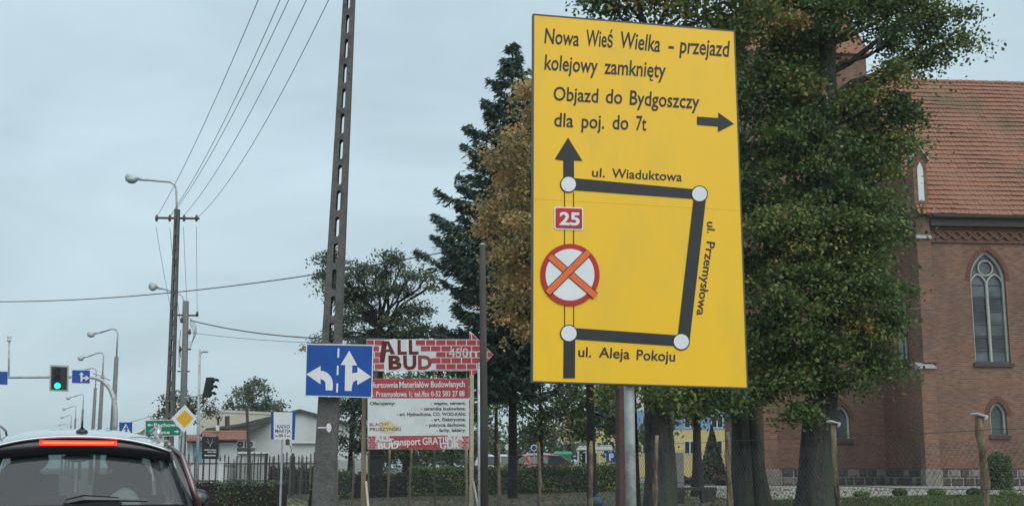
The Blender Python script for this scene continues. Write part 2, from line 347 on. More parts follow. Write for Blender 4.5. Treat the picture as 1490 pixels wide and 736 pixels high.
def link(name, data, parent=None, kind=None):
    o = bpy.data.objects.new(name, data); COL.objects.link(o)
    if parent is not None: o.parent = parent; MW[o.name] = MW[parent.name]
    else: MW[o.name] = Matrix.Identity(4)
    if kind: o['kind'] = kind
    return o
def thing(name, label, cat, loc=(0, 0, 0), rz=0.0, group=None):
    o = bpy.data.objects.new(name, None); COL.objects.link(o); o.empty_display_size = 0.3
    o.location = loc; o.rotation_euler = (0, 0, rz)
    MW[o.name] = Matrix.Translation(Vector(loc)) @ Matrix.Rotation(rz, 4, 'Z')
    return tag(o, label, cat, group)
def tag(o, label, cat, group=None):
    o['label'] = label; o['category'] = cat
    if group: o['group'] = group
    return o
def struct(mb, name, m, **k): return mb.build(name, m, None, kind='structure', **k)
def dup(root, loc, rz=None, label=None, scale=None):
    r = root.copy(); COL.objects.link(r); r.location = loc
    if rz is not None: r.rotation_euler = (0, 0, rz)
    if scale is not None: r.scale = (scale,) * 3 if not hasattr(scale, '__len__') else scale
    if label: r['label'] = label
    for ch in list(root.children):
        c = ch.copy(); COL.objects.link(c); c.parent = r
        for g in ch.children:
            e = g.copy(); COL.objects.link(e); e.parent = c
    return r
def share(name, me, parent, loc=(0, 0, 0), rot=(0, 0, 0), scale=(1, 1, 1)):
    o = bpy.data.objects.new(name, me); COL.objects.link(o); o.parent = parent
    o.location = loc; o.rotation_euler = rot; o.scale = scale; return o

# ---- ground height
def bend(y):
    t = min(max((y - 45) / 25.0, 0), 1); return -2.6 * t * t * (3 - 2 * t)
def GH(x, y):
    x0 = x - bend(y)
    if x0 > 2.72 or x0 < -9.42: h = 0.11
    else: h = 0.0
    return h + min(max((x - 10) / 14.0, 0), 1) * 0.39
def gp(px, d, py=640):
    p = at(px, py, d); return Vector((p.x, p.y, GH(p.x, p.y)))

# ---- sign plane: things drawn at pixels land on a real upright plane at its own distance
class Plane:
    def __init__(s, px, py, d, turn=0.0, n=None):
        s.O = at(px, py, d)
        if n is None:
            v = s.O - EYEP; a = math.atan2(v.x, v.y) + turn
            n = Vector((-math.sin(a), -math.cos(a), 0))
        s.N = n.normalized()
    def p(s, px, py, off=0.0):
        r = ray(px, py); o = s.O + s.N * off
        k = (s.O - EYEP).dot(s.N) / r.dot(s.N)
        return EYEP + r * k + s.N * off
    def poly(s, mb, pts, off, th=0.0012):
        mb.prism([s.p(x, y, off) for x, y in pts], -s.N * th); return mb
    def rect(s, mb, x0, y0, x1, y1, off, th=0.0012):
        return s.poly(mb, [(x0, y0), (x1, y0), (x1, y1), (x0, y1)], off, th)
    def disc(s, mb, cx, cy, rx, ry, off, th=0.0012, n=28):
        return s.poly(mb, [(cx + rx * math.cos(2 * math.pi * k / n), cy - ry * math.sin(2 * math.pi * k / n)) for k in range(n)], off, th)
def clip(poly, conv):
    """Sutherland-Hodgman in pixel space; conv is clockwise on screen"""
    out = poly
    for i in range(len(conv)):
        a = conv[i]; b = conv[(i + 1) % len(conv)]; inp = out; out = []
        f = lambda p: (b[0] - a[0]) * (p[1] - a[1]) - (b[1] - a[1]) * (p[0] - a[0])
        for j in range(len(inp)):
            p = inp[j]; q = inp[(j + 1) % len(inp)]; fp, fq = f(p), f(q)
            if fp >= 0: out.append(p)
            if (fp >= 0) != (fq >= 0):
                t = fp / (fp - fq); out.append((p[0] + (q[0] - p[0]) * t, p[1] + (q[1] - p[1]) * t))
        if not out: return []
    return out
_fc = {}
def glyphs(txt, bold=0.0):
    k = (txt, bold)
    if k in _fc: return _fc[k]
    c = bpy.data.curves.new('t', 'FONT'); c.body = txt; c.size = 1.0; c.offset = bold; c.resolution_u = 3; c.fill_mode = 'FRONT'
    o = bpy.data.objects.new('t', c)
    me = bpy.data.meshes.new_from_object(o)
    vs = [(v.co.x, v.co.y) for v in me.vertices]; fs = [tuple(p.vertices) for p in me.polygons]
    bpy.data.objects.remove(o); bpy.data.curves.remove(c); bpy.data.meshes.remove(me)
    _fc[k] = (vs, fs); return vs, fs
CAP = None
def text(mb, plane, txt, x0, y0, x1, y1, cap, off=0.003, bold=0.0, slant=None):
    """baseline from pixel (x0,y0) to (x1,y1), capital height in pixels"""
    global CAP
    if CAP is None: CAP = max(v[1] for v in glyphs('H')[0])
    vs, fs = glyphs(txt, bold)
    if not vs: return
    mn = min(v[0] for v in vs); mxx = max(v[0] for v in vs)
    dx, dy = x1 - x0, y1 - y0; ln = math.hypot(dx, dy); ux, uy = dx / ln, dy / ln
    upx, upy = (slant if slant else (uy, -ux))
    k = ln / (mxx - mn); c = cap / CAP
    pts = [plane.p(x0 + ux * (v[0] - mn) * k + upx * v[1] * c, y0 + uy * (v[0] - mn) * k + upy * v[1] * c, off) for v in vs]
    mb.add(pts, fs)

# ---- foliage
def leaf_cloud(name, P, size, tint, m, parent, aspect=0.6, up=0.3, dirs=None, kind=None, jitter=0.35):
    n = len(P); P = np.asarray(P, float)
    nrm = rng.normal(size=(n, 3)); nrm[:, 2] += up * 1.5
    nrm /= np.linalg.norm(nrm, axis=1)[:, None]
    a = rng.normal(size=(n, 3)) if dirs is None else dirs + rng.normal(size=(n, 3)) * jitter
    a -= nrm * (a * nrm).sum(1)[:, None]; a /= np.linalg.norm(a, axis=1)[:, None] + 1e-9
    b = np.cross(nrm, a)
    s = size * (0.65 + 0.7 * rng.random(n))[:, None]
    V = np.stack([P - a * s * .5, P + b * s * aspect * .5 - a * s * .05, P + a * s * .5, P - b * s * aspect * .5 - a * s * .05], 1).reshape(-1, 3)
    if parent is not None:
        mi = np.array(MW[parent.name].inverted()); V = V @ mi[:3, :3].T + mi[:3, 3]
    me = bpy.data.meshes.new(name)
    me.vertices.add(n * 4); me.vertices.foreach_set('co', V.ravel())
    me.loops.add(n * 4); me.loops.foreach_set('vertex_index', np.arange(n * 4, dtype=np.int32))
    me.polygons.add(n); me.polygons.foreach_set('loop_start', np.arange(0, n * 4, 4, dtype=np.int32))
    at_ = me.attributes.new('tint', 'FLOAT', 'FACE'); at_.data.foreach_set('value', np.clip(tint, 0, 1).astype(np.float32))
    me.materials.append(m); me.update(calc_edges=True)
    return link(name, me, parent, kind)

def blob_points(blobs, sub, per, clump_r, flat=0.7, shell=0.5):
    """blobs: [(Vector centre, radius or (r,r,rz))]; returns leaf points, tint, clump centres per blob"""
    P = []; T = []; CC = []
    for bi, (c, r) in enumerate(blobs):
        r = r if hasattr(r, '__len__') else (r, r, r); rr = np.array(r[:3], float)
        k = max(3, int(sub * (rr.mean() ** 2) * (r[3] if len(r) > 3 else 1.0)))
        u = rng.normal(size=(k, 3)); u /= np.linalg.norm(u, axis=1)[:, None]
        rad = (shell + (1 - shell) * rng.random(k))[:, None]
        cc = np.array(c) + u * rad * rr
        CC.append((bi, cc))
        bt = rng.normal() * 0.10
        for q in cc:
            m_ = max(5, int(per * (0.6 + 0.8 * rng.random())))
            g = rng.normal(size=(m_, 3)) * clump_r * 0.5 * (0.7 + 0.6 * rng.random()); g[:, 2] *= flat
            g[:, 2] -= 0.25 * (g[:, 0] ** 2 + g[:, 1] ** 2) / clump_r
            P.append(q + g)
            T.append(np.full(m_, 0.40 + bt + rng.normal() * 0.13) + rng.normal(size=m_) * 0.13)
    return np.concatenate(P), np.concatenate(T), CC

def trunk_mesh(mb, base, top, r0, r1, n=22, flare=1.35, wob=0.06, segs=26):
    """tapered, fluted trunk with burls and root flare"""
    pts = []; rs = []; ph = [random.uniform(0, 6.28) for _ in range(6)]; rings = []
    H_ = (top - base).length
    for i in range(segs + 1):
        t = (i / segs) ** 1.5; h = t * H_; p = base.lerp(top, t) + Vector((math.sin(h * .55 + ph[0]) , math.cos(h * .43 + ph[1]), 0)) * wob * min(1, h)
        r = r0 + (r1 - r0) * t; fl = (flare - 1) * math.exp(-h / .55)
        if i == 0: p = p - Vector((0, 0, .2))
        ring = []
        for k in range(n):
            a = 2 * math.pi * k / n
            q = 1 + .05 * math.sin(3 * a + ph[2] + h * .3) + .035 * math.sin(7 * a + ph[3] + h * .8) + .03 * math.sin(2 * a + 2.1 * h + ph[4]) + random.uniform(-.018, .018) + fl * (1 + .45 * math.sin(5 * a + ph[5]))
            ring.append(p + Vector((math.cos(a), math.sin(a), 0)) * r * q)
        rings.append(ring); pts.append(p); rs.append(r)
    vs = [v for r in rings for v in r]; fs = [(i * n + k, i * n + (k + 1) % n, (i + 1) * n + (k + 1) % n, (i + 1) * n + k) for i in range(segs) for k in range(n)]
    fs.append(tuple(segs * n + k for k in range(n))); mb.add(vs, fs)
    return pts, rs
def bough(mb, a, b, r0, r1, n=6, sag=0.0, segs=4, wig=0.12):
    pts = []; rs = []; L_ = (b - a).length
    for i in range(segs + 1):
        t = i / segs; p = a.lerp(b, t)
        if 0 < i < segs: p += Vector((random.uniform(-1, 1), random.uniform(-1, 1), random.uniform(-.6, 1))) * wig * L_ * 0.5
        p.z += sag * math.sin(math.pi * t) * L_
        pts.append(p); rs.append(r0 + (r1 - r0) * t)
    mb.tube(pts, rs, n, cap=False); return pts

def px_blobs(lst, d, depth=1.0, zscale=1.0):
    out = []
    for i, b in enumerate(lst):
        px, py, r = b[:3]; rm = r / pxm(d)
        off = b[3] if len(b) > 3 else random.uniform(-1, 1) * depth
        p = at(px, py, d + off)
        out.append((p, (rm, rm, rm * zscale, b[4] if len(b) > 4 else 1.0)))
    return out
def tree(name, label, cat, px, d, blobs, trunk_r, trunk_top_py, leaf, bark, sub=9, per=45, clump=0.5, leafsize=0.16, lean=None, group=None, up=0.3, aspect=0.65, twigs=True, flare=1.35, trunk_top_px=None, flat=0.7, r_top=None, shell=0.5, tshift=0.0):
    base = gp(px, d)
    t = thing(name, label, cat, tuple(base), 0, group)
    top = at(trunk_top_px if trunk_top_px else px, trunk_top_py, d)
    if trunk_top_px is None: top.x, top.y = base.x, base.y
    mb = MB(); pts, rs = trunk_mesh(mb, base.copy(), top, trunk_r, r_top if r_top else trunk_r * 0.45, flare=flare, wob=trunk_r * 0.15)
    trunk = mb.build('trunk', M[bark], t, smooth=True)
    P, T, CC = blob_points(blobs, sub, per, clump, flat, shell)
    if twigs:
        mb = MB()
        for bi, cc in CC:
            c = Vector(blobs[bi][0])
            # leave the trunk below the blob
            zmin = min(b_[0].z for b_ in blobs) + .35
            best = min(range(1, len(pts)), key=lambda i: abs(pts[i].z - max(zmin, c.z - (c - pts[i]).xy.length * 0.6)))
            a = pts[best]
            rr = max(0.015, min(rs[best] * 0.5, 0.021 * (c - a).length + 0.02))
            bp = bough(mb, a, c, rr, rr * 0.4)
            for q in cc[:max(3, len(cc) // 2)]:
                j = random.randint(2, len(bp) - 1)
                bough(mb, bp[j], Vector(q), rr * 0.3, 0.008, n=3, segs=2)
        mb.build('branches', M[bark], t, smooth=True, uv=False)
    leaf_cloud('crown', P, leafsize, T + tshift, M[leaf], t, aspect=aspect, up=up)
    return t
# ================================================================ SETTING
def sheet(name, m, x0, x1, y0, y1, dz, step=2.0, follow=True, kind='structure', parent=None, xs=None, ys=None):
    xs = xs if xs is not None else np.unique(np.round(np.append(np.arange(x0, x1, step), x1), 3))
    ys = ys if ys is not None else np.unique(np.round(np.append(np.arange(y0, y1, step * 1.5), y1), 3))
    v = []; f = []
    for y in ys:
        for x in xs:
            xx = x + (bend(y) if follow else 0)
            v.append((xx, y, GH(xx, y) + dz))
    nx = len(xs)
    for j in range(len(ys) - 1):
        for i in range(nx - 1): a = j * nx + i; f.append((a, a + 1, a + nx + 1, a + nx))
    mb = MB(); mb.add(v, f); return mb.build(name, m, parent, kind=kind)
gx = np.array([-3000, -1500, -700, -300, -150, -80, -50, -35, -25, -18, -14, -11, -9.45, -9.40, -6, -3, 0, 2.7, 2.75, 4, 6, 8, 10, 12, 14, 16, 18, 20, 24, 30, 40, 55, 80, 150, 300, 700, 1500, 3000], float)
gy = np.array([-1500, -400, -150, -60, -30, -15] + list(np.arange(-8, 100, 2.5)) + [110, 130, 160, 200, 300, 500, 900, 1600, 3500], float)
sheet('ground', M['ground'], 0, 0, 0, 0, 0, xs=gx, ys=gy)
yr = np.array([-60, -30] + list(np.arange(-10, 90, 2.5)) + [110, 150, 220, 400, 600])
sheet('road', M['asphalt'], 0, 0, 0, 0, 0.004, xs=np.array([-9.2, -6, -3, 0, 2.5]), ys=yr)
def kerb(name, xa, xb):
    mb = MB()
    for y0_, y1_ in zip(yr[:-1], yr[1:]):
        n_ = max(1, int(round((y1_ - y0_) / 2.5))) if y1_ < 120 else 1
        a, b = bend(y0_), bend(y1_)
        mb.hexa([(xa + a, y0_ + .006, -.1), (xb + a, y0_ + .006, -.1), (xb + b, y1_ - .006, -.1), (xa + b, y1_ - .006, -.1)],
                [(xa + a, y0_ + .006, .125), (xb + a, y0_ + .006, .125), (xb + b, y1_ - .006, .125), (xa + b, y1_ - .006, .125)])
    struct(mb, name, M['kerb'])
kerb('kerb', 2.5, 2.66); kerb('kerb', -9.36, -9.2)
for i in range(22):                                             # lane dashes
    y0_ = -12 + i * 6
    if 44 < y0_ < 62: continue
    for lx in (-1.75, ):
        sheet('lane_marking', M['road_paint'], lx - .06, lx + .06, y0_, y0_ + 3.0, 0.008, step=1.0)
sheet('lane_marking', M['road_paint'], -5.45, -5.33, -20, 44, 0.008, step=.12)
sheet('edge_marking', M['road_paint'], 2.2, 2.32, -20, 44, 0.008, step=.12)
sheet('stop_line', M['road_paint'], -5.2, 2.1, 45.0, 45.4, 0.008, step=.5)
for i in range(9):
    sheet('crosswalk_stripe', M['road_paint'], -8.6 + i * 1.2, -8.1 + i * 1.2, 47.5, 51.0, 0.008, step=.5)
# pavement of slabs between verge and fence (x 5.6 .. 7.2)
sheet('pavement', M['paver'], 5.6, 7.2, -20, 42, 0.02, step=.8, follow=False)

def camquad(name, m, px0, px1, d0, d1, dz, nx=14, ny=10, kind='structure'):
    v = []; f = []
    for j in range(ny + 1):
        d = d0 + (d1 - d0) * j / ny
        for i in range(nx + 1):
            lat = ((px0 + (px1 - px0) * i / nx) - CX) / F * 50.0
            p = HF * d + RT * lat; v.append((p.x, p.y, GH(p.x, p.y) + dz))
    for j in range(ny):
        for i in range(nx): a = j * (nx + 1) + i; f.append((a, a + 1, a + nx + 2, a + nx + 1))
    mb = MB(); mb.add(v, f); return mb.build(name, m, None, kind=kind)
camquad('lawn', M['lawn'], 1110, 2300, 17.5, 37.6, 0.03)
# cobbled path round the church
cob = bpy.data.materials.new('cobbles'); cob.use_nodes = True
_t = cob.node_tree; _b = _t.nodes['Principled BSDF']; _b.inputs['Roughness'].default_value = .9
_tc = N(_t, 'ShaderNodeTexCoord'); _v = N(_t, 'ShaderNodeTexVoronoi', Scale=7.0, feature='DISTANCE_TO_EDGE')
_r = N(_t, 'ShaderNodeValToRGB'); _r.color_ramp.elements[0].color = (.12, .115, .10, 1); _r.color_ramp.elements[1].color = (.34, .33, .31, 1); _r.color_ramp.elements[1].position = .18
_t.links.new(_tc.outputs['Object'], _v.inputs['Vector']); _t.links.new(_v.outputs['Distance'], _r.inputs['Fac']); _t.links.new(_r.outputs[0], _b.inputs['Base Color'])
_bp = N(_t, 'ShaderNodeBump', Strength=.8, Distance=.03); _t.links.new(_r.outputs[0], _bp.inputs['Height']); _t.links.new(_bp.outputs[0], _b.inputs['Normal'])
camquad('cobbled_path', cob, 985, 2300, 37.64, 57.5, 0.03)
camquad('park_lawn', M['lawn'], 560, 980, 53.0, 110, 0.02)
camquad('car_park', M['paver'], 560, 1200, 66, 100, 0.05)

# grass blades and fallen leaves (uncountable)
def scatter(n, px0, px1, d0, d1):
    lat = (rng.uniform(px0, px1, n) - CX) / F * 30.0; d = d0 + (d1 - d0) * rng.random(n)
    P = np.outer(d, np.array(HF)) + np.outer(lat * d / 30.0, np.array(RT))
    z = np.array([GH(p[0], p[1]) for p in P]); P[:, 2] = z; return P
P = scatter(26000, 1110, 1500, 20, 37.4); P[:, 2] += 0.05
g = leaf_cloud('lawn_grass', P, 0.11, rng.random(len(P)), M['grass'], None, aspect=0.16, up=-0.3, dirs=np.tile([0, 0, 1.0], (len(P), 1)), jitter=0.3, kind='stuff')
tag(g, 'short green grass growing in front of the brick church', 'grass')
P = scatter(9000, 400, 1130, 24, 52); P[:, 2] += 0.05
g = leaf_cloud('verge_grass', P, 0.12, rng.random(len(P)) * .9 + .1, M['grass'], None, aspect=0.14, up=-0.3, dirs=np.tile([0, 0, 1.0], (len(P), 1)), jitter=0.45, kind='stuff')
tag(g, 'thin dry grass on the ground before the clipped hedge', 'grass')
P = scatter(5200, 400, 1500, 13, 50); P[:, 2] += 0.045
g = leaf_cloud('leaf_litter', P, 0.11, rng.random(len(P)), M['litter'], None, aspect=0.8, up=2.5, kind='stuff')
tag(g, 'fallen brown and yellow leaves scattered over the ground', 'fallen leaves')

# ================================================================ THE CAR AHEAD
def car(name, label, cat, loc, rz, paint, detailed, group=None):
    t = thing(name, label, cat, loc, rz, group)
    # local: +y forward, origin at rear bumper on the ground, length 4.25
    Ls = [(0.0, .60, .86, .76), (0.10, .34, .96, .86), (0.45, .24, 1.04, .885), (1.0, .22, 1.075, .895), (1.9, .21, 1.05, .90), (2.7, .21, 1.02, .90), (3.25, .22, .99, .885), (3.8, .25, .92, .85), (4.12, .30, .80, .76), (4.25, .42, .66, .62)]
    mb = MB(); rings = []
    for (y, zb, zt, wd) in Ls:
        zm = zb + (zt - zb) * .55
        half = [(0, zb), (wd * .86, zb), (wd * .97, zb + .08), (wd, zm), (wd * .975, zt - .10), (wd * .93, zt - .02), (wd * .84, zt), (0, zt + .015)]
        ring = [(x, y, z) for x, z in half] + [(-x, y, z) for x, z in half[-2:0:-1]]
        rings.append(ring)
    n = len(rings[0]); vs = [v for r in rings for v in r]; fs = []
    for i in range(len(rings) - 1):
        for k in range(n): fs.append((i * n + k, i * n + (k + 1) % n, (i + 1) * n + (k + 1) % n, (i + 1) * n + k))
    fs.append(tuple(range(n))[::-1]); fs.append(tuple((len(rings) - 1) * n + k for k in range(n)))
    mb.add(vs, fs); mb.build('body', paint, t, world=False, smooth=True)
    # roof shell: arc stations
    def arc(y, z, wd, drop, k=9):
        out = []
        for i in range(-k, k + 1):
            u = i / k; out.append((u * wd, y + 0.10 * abs(u) ** 3 * (1 if y > 2 else -0.4), z - drop * abs(u) ** 2.6 - .02 * u * u))
        return out
    st = [arc(.25, 1.582, .66, .085), arc(.32, 1.594, .675, .09), arc(.55, 1.620, .69, .09), arc(.9, 1.645, .70, .09), arc(1.4, 1.668, .70, .09), arc(2.0, 1.652, .68, .09), arc(2.55, 1.565, .64, .08)]
    mb = MB(); m_ = len(st[0])
    vs = [Vector(v) for r in st for v in r]; o = len(vs); vs += [v - Vector((0, 0, .016)) for v in vs[:o]]
    fs = []
    for i in range(len(st) - 1):
        for k in range(m_ - 1):
            a = i * m_ + k; fs.append((a, a + 1, a + m_ + 1, a + m_)); fs.append((o + a, o + a + m_, o + a + m_ + 1, o + a + 1))
    for k in range(m_ - 1):
        fs.append((k, o + k, o + k + 1, k + 1)); a = (len(st) - 1) * m_ + k; fs.append((a, a + 1, o + a + 1, o + a))
    for i in range(len(st) - 1):
        a = i * m_; fs.append((a, a + m_, o + a + m_, o + a)); a = i * m_ + m_ - 1; fs.append((a, o + a, o + a + m_, a + m_))
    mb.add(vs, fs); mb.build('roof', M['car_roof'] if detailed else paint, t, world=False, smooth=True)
    # glazing
    gl = M['glass_car'] if detailed else M['glass_dark']
    def curved(y0, z0, w0, y1, z1, w1, bow, name, mt, k=8):
        mb = MB(); vs = []
        rows = 5
        for j in range(rows + 1):
            s_ = j / rows
            for i in range(-k, k + 1):
                u = i / k; wv = w0 + (w1 - w0) * s_
                vs.append((u * wv, y0 + (y1 - y0) * s_ + bow * u * u, z0 + (z1 - z0) * s_ - .03 * s_ * u * u + .012 * math.sin(math.pi * s_)))
        q = 2 * k + 1
        fs = [(j * q + i, j * q + i + 1, (j + 1) * q + i + 1, (j + 1) * q + i) for j in range(rows) for i in range(q - 1)]
        mb.add(vs, fs); o_ = mb.build(name, mt, t, world=False, smooth=True); return o_
    curved(.075, 1.075, .80, .34, 1.535, .64, .07, 'rear_window', gl)
    curved(3.15, 1.02, .72, 2.50, 1.55, .60, -.10, 'windscreen', M['glass_clear'] if detailed else gl)
    for s in (-1, 1):
        mb = MB(); mb.add([(s * .85, .55, 1.08), (s * .86, 1.6, 1.08), (s * .85, 2.95, 1.04), (s * .655, 2.42, 1.50), (s * .665, 1.6, 1.545), (s * .665, .62, 1.50)], [(0, 1, 4, 5), (1, 2, 3, 4)])
        mb.build('side_window', gl, t, world=False)
        # pillars
        cpm = paint
        mb = MB(); mb.tube([(s * .875, .10, 1.05), (s * .815, .19, 1.25), (s * .752, .27, 1.43), (s * .668, .35, 1.505)], [.024, .026, .024, .018], 8); mb.build('pillar_trim', cpm, t, world=False, smooth=True)
        mb = MB(); mb.add([(s * .868, .11, 1.04), (s * .870, .55, 1.05), (s * .69, .58, 1.51), (s * .665, .36, 1.515), (s * .745, .27, 1.43), (s * .808, .19, 1.25)], [(0, 1, 2, 3, 4, 5)])
        mb.add([(s * .868, .11, 1.04), (s * .80, .085, 1.06), (s * .735, .19, 1.27), (s * .655, .33, 1.515), (s * .665, .36, 1.515), (s * .745, .27, 1.43), (s * .808, .19, 1.25)], [(0, 1, 2, 6), (6, 2, 3, 5), (5, 3, 4)]); mb.build('quarter_panel', M['car_black'] if detailed else paint, t, world=False)
        mb = MB()
        mb.tube([(s * .80, 3.12, 1.0), (s * .73, 2.8, 1.28), (s * .63, 2.46, 1.54)], [.045, .04, .04], 8)
        mb.tube([(s * .865, 1.62, 1.05), (s * .68, 1.62, 1.55)], .035, 6)
        mb.tube([(s * .655, .38, 1.515), (s * .69, 1.2, 1.545), (s * .685, 1.9, 1.545), (s * .635, 2.46, 1.51)], .035, 8)
        mb.build('pillar', paint, t, world=False, smooth=True)
        # mirror, rail, lights
        mb = MB(); mb.ball((s * 1.08, 2.62, 1.07), (.12, .08, .085), 12, 8); mb.tube([(s * .88, 2.68, 1.04), (s * 1.04, 2.64, 1.05)], .025, 6)
        mir = mb.build('door_mirror', M['car_black'], t, world=False, smooth=True)
        mb = MB(); mb.ball((s * 1.08, 2.585, 1.07), (.095, .055, .065), 12, 8); mb.build('mirror_glass', M['church_glass'], mir, world=False, smooth=True)
        mb = MB(); mb.tube([(s * .60, .82, 1.60), (s * .60, .86, 1.655), (s * .61, 1.4, 1.685), (s * .60, 2.1, 1.665), (s * .59, 2.2, 1.60)], .010, 8)
        mb.hexa([(s * .57, .78, 1.58), (s * .63, .78, 1.58), (s * .63, .92, 1.58), (s * .57, .92, 1.58)], [(s * .585, .82, 1.672), (s * .62, .82, 1.672), (s * .62, .92, 1.675), (s * .585, .92, 1.675)])
        mb.build('roof_rail', M['car_silver'], t, world=False, smooth=True)
        mb = MB(); mb.prism([(s * .52, -.005, .80), (s * .80, .06, .78), (s * .83, .10, .95), (s * .60, .03, .95)], (0, .08, 0)); mb.build('tail_light', M['tail_red'], t, world=False)
        mb = MB(); mb.prism([(s * .50, 4.20, .62), (s * .74, 4.04, .66), (s * .76, 3.98, .80), (s * .54, 4.12, .76)], (0, -.1, 0)); mb.build('headlight', M['glass_dark'], t, world=False)
        for wy in (.78, 3.42):
            mb = MB(); mb.tube([(s * .68, wy, .33), (s * .91, wy, .33)], .33, 24); wh = mb.build('wheel', M['rubber'], t, world=False)
            mb = MB(); mb.tube([(s * .86, wy, .33), (s * .918, wy, .33)], .21, 16)
            for q in range(5):
                a = q * 2 * math.pi / 5; mb.box((s * .925, wy + .1 * math.cos(a), .33 + .1 * math.sin(a)), (.012, .2, .05), Matrix.Rotation(a, 3, 'X'))
            mb.build('rim', M['car_silver'], wh, world=False)
    mb = MB(); mb.b2((-.26, -.022, .62), (.26, -.006, .74)); mb.build('number_plate', M['print_white'], t, world=False)
    mb = MB(); mb.b2((-.86, -.04, .42), (.86, .12, .56)); mb.b2((-.8, 4.1, .3), (.8, 4.28, .45)); mb.build('bumper', M['car_black'], t, world=False)
    if detailed:
        # dark spoiler lip under the roof edge, with the high brake light in it
        mb = MB(); k = 10; top = []; bot = []
        for i in range(-k, k + 1):
            u = i / k; top.append(Vector((u * .655, .265 - .03 * u * u, 1.574 - .085 * abs(u) ** 2.6))); bot.append(Vector((u * .665, .245 + .03 * u * u, 1.447 - .060 * abs(u) ** 2.2)))
        vs = top + bot + [v + Vector((0, .07, 0)) for v in top] + [v + Vector((0, .09, 0)) for v in bot]; q = 2 * k + 1; fs = []
        for i in range(q - 1): fs += [(i, q + i, q + i + 1, i + 1), (2 * q + i, 2 * q + i + 1, 3 * q + i + 1, 3 * q + i), (i, i + 1, 2 * q + i + 1, 2 * q + i), (q + i, 3 * q + i, 3 * q + i + 1, q + i + 1)]
        mb.add(vs, fs); sp = mb.build('spoiler', M['car_black'], t, world=False, smooth=True)
        mb = MB(); mb.b2((-.27, .232, 1.512), (.27, .262, 1.548)); bl = mb.build('brake_light', M['brake'], sp, world=False)
        mb = MB(); mb.b2((-.25, .229, 1.524), (.25, .2315, 1.538)); mb.build('lamp_strip', M['brake_core'], sp, world=False)
        mb = MB(); mb.tube([(0.02, .50, 1.60), (0.02, .46, 1.63)], [.035, .025], 10); mb.tube([(0.02, .47, 1.62), (0.02, .40, 1.70)], [.012, .004], 6)
        mb.ball((0.02, .49, 1.615), (.045, .08, .03), 10, 6); mb.build('roof_antenna', M['car_black'], t, world=False, smooth=True)
        mb = MB(); mb.tube([(-.06, .03, 1.10), (.06, .02, 1.125), (.30, .045, 1.12)], [.03, .034, .02], 8)
        mb.tube([(.25, .05, 1.12), (.50, .07, 1.112)], [.014, .010], 6); mb.b2((-.08, .0, 1.075), (.32, .05, 1.105)); mb.build('rear_wiper', M['car_black'], t, world=False)
        mb = MB(); k = 8                                      # rear window black border at the bottom and sides
        mb.b2((-.78, .045, 1.045), (.78, .075, 1.085)); mb.build('window_seal', M['car_black'], t, world=False)
        # cabin
        mb = MB(); mb.b2((-.78, .2, .96), (.78, .75, 1.0)); mb.build('parcel_shelf', M['cabin'], t, world=False)
        for s in (-1, 1):
            mb = MB(); mb.hexa([(s * .10, 1.62, .5), (s * .64, 1.62, .5), (s * .64, 1.8, .5), (s * .10, 1.8, .5)], [(s * .14, 1.46, 1.30), (s * .60, 1.46, 1.30), (s * .58, 1.58, 1.30), (s * .16, 1.58, 1.30)])
            hd = mb.build('front_seat', M['cabin'], t, world=False)
            mb = MB(); mb.ball((s * .37, 1.47, 1.42), (.15, .07, .11), 12, 8); mb.build('headrest', M['cabin'], hd, world=False, smooth=True)
            mb = MB(); mb.hexa([(s * .04, .75, .5), (s * .70, .75, .5), (s * .70, .95, .5), (s * .04, .95, .5)], [(s * .06, .62, 1.14), (s * .66, .62, 1.14), (s * .64, .72, 1.14), (s * .08, .72, 1.14)])
            hd = mb.build('rear_seat', M['cabin'], t, world=False)
            mb = MB(); mb.ball((s * .40, .64, 1.26), (.155, .06, .15), 12, 8); mb.build('headrest', M['cabin'], hd, world=False, smooth=True)
        mb = MB(); mb.b2((-.72, 2.75, .9), (.72, 3.1, 1.03)); mb.build('dashboard', M['cabin'], t, world=False)
        mb = MB(); mb.ball((0.0, 2.45, 1.44), (.13, .03, .04), 10, 6); mb.build('rear_view_mirror', M['cabin'], t, world=False, smooth=True)
        mb = MB(); vs = []; nn = 12
        for j in range(nn + 1):
            for i in range(nn + 1):
                u, v_ = i / nn, j / nn; vs.append((.20 + .31 * u, .24 + .26 * v_, 1.0 + .20 * math.sin(math.pi * min(1, u * 1.05)) ** .5 * math.sin(math.pi * v_) ** .5 + random.uniform(-.008, .008)))
        mb.add(vs, [(j * (nn + 1) + i, j * (nn + 1) + i + 1, (j + 1) * (nn + 1) + i + 1, (j + 1) * (nn + 1) + i) for j in range(nn) for i in range(nn)])
        bk = mb.build('blanket', M['cloth_white'], None, world=False, smooth=True); bk.location = loc; bk.rotation_euler = (0, 0, rz)
        tag(bk, 'pale folded blanket lying behind the rear window of the maroon car', 'blanket')
    return t
car('car_ahead', 'dark maroon car seen from behind with its high brake light lit', 'car', (0, 9.55, 0), 0, M['car_paint'], True)

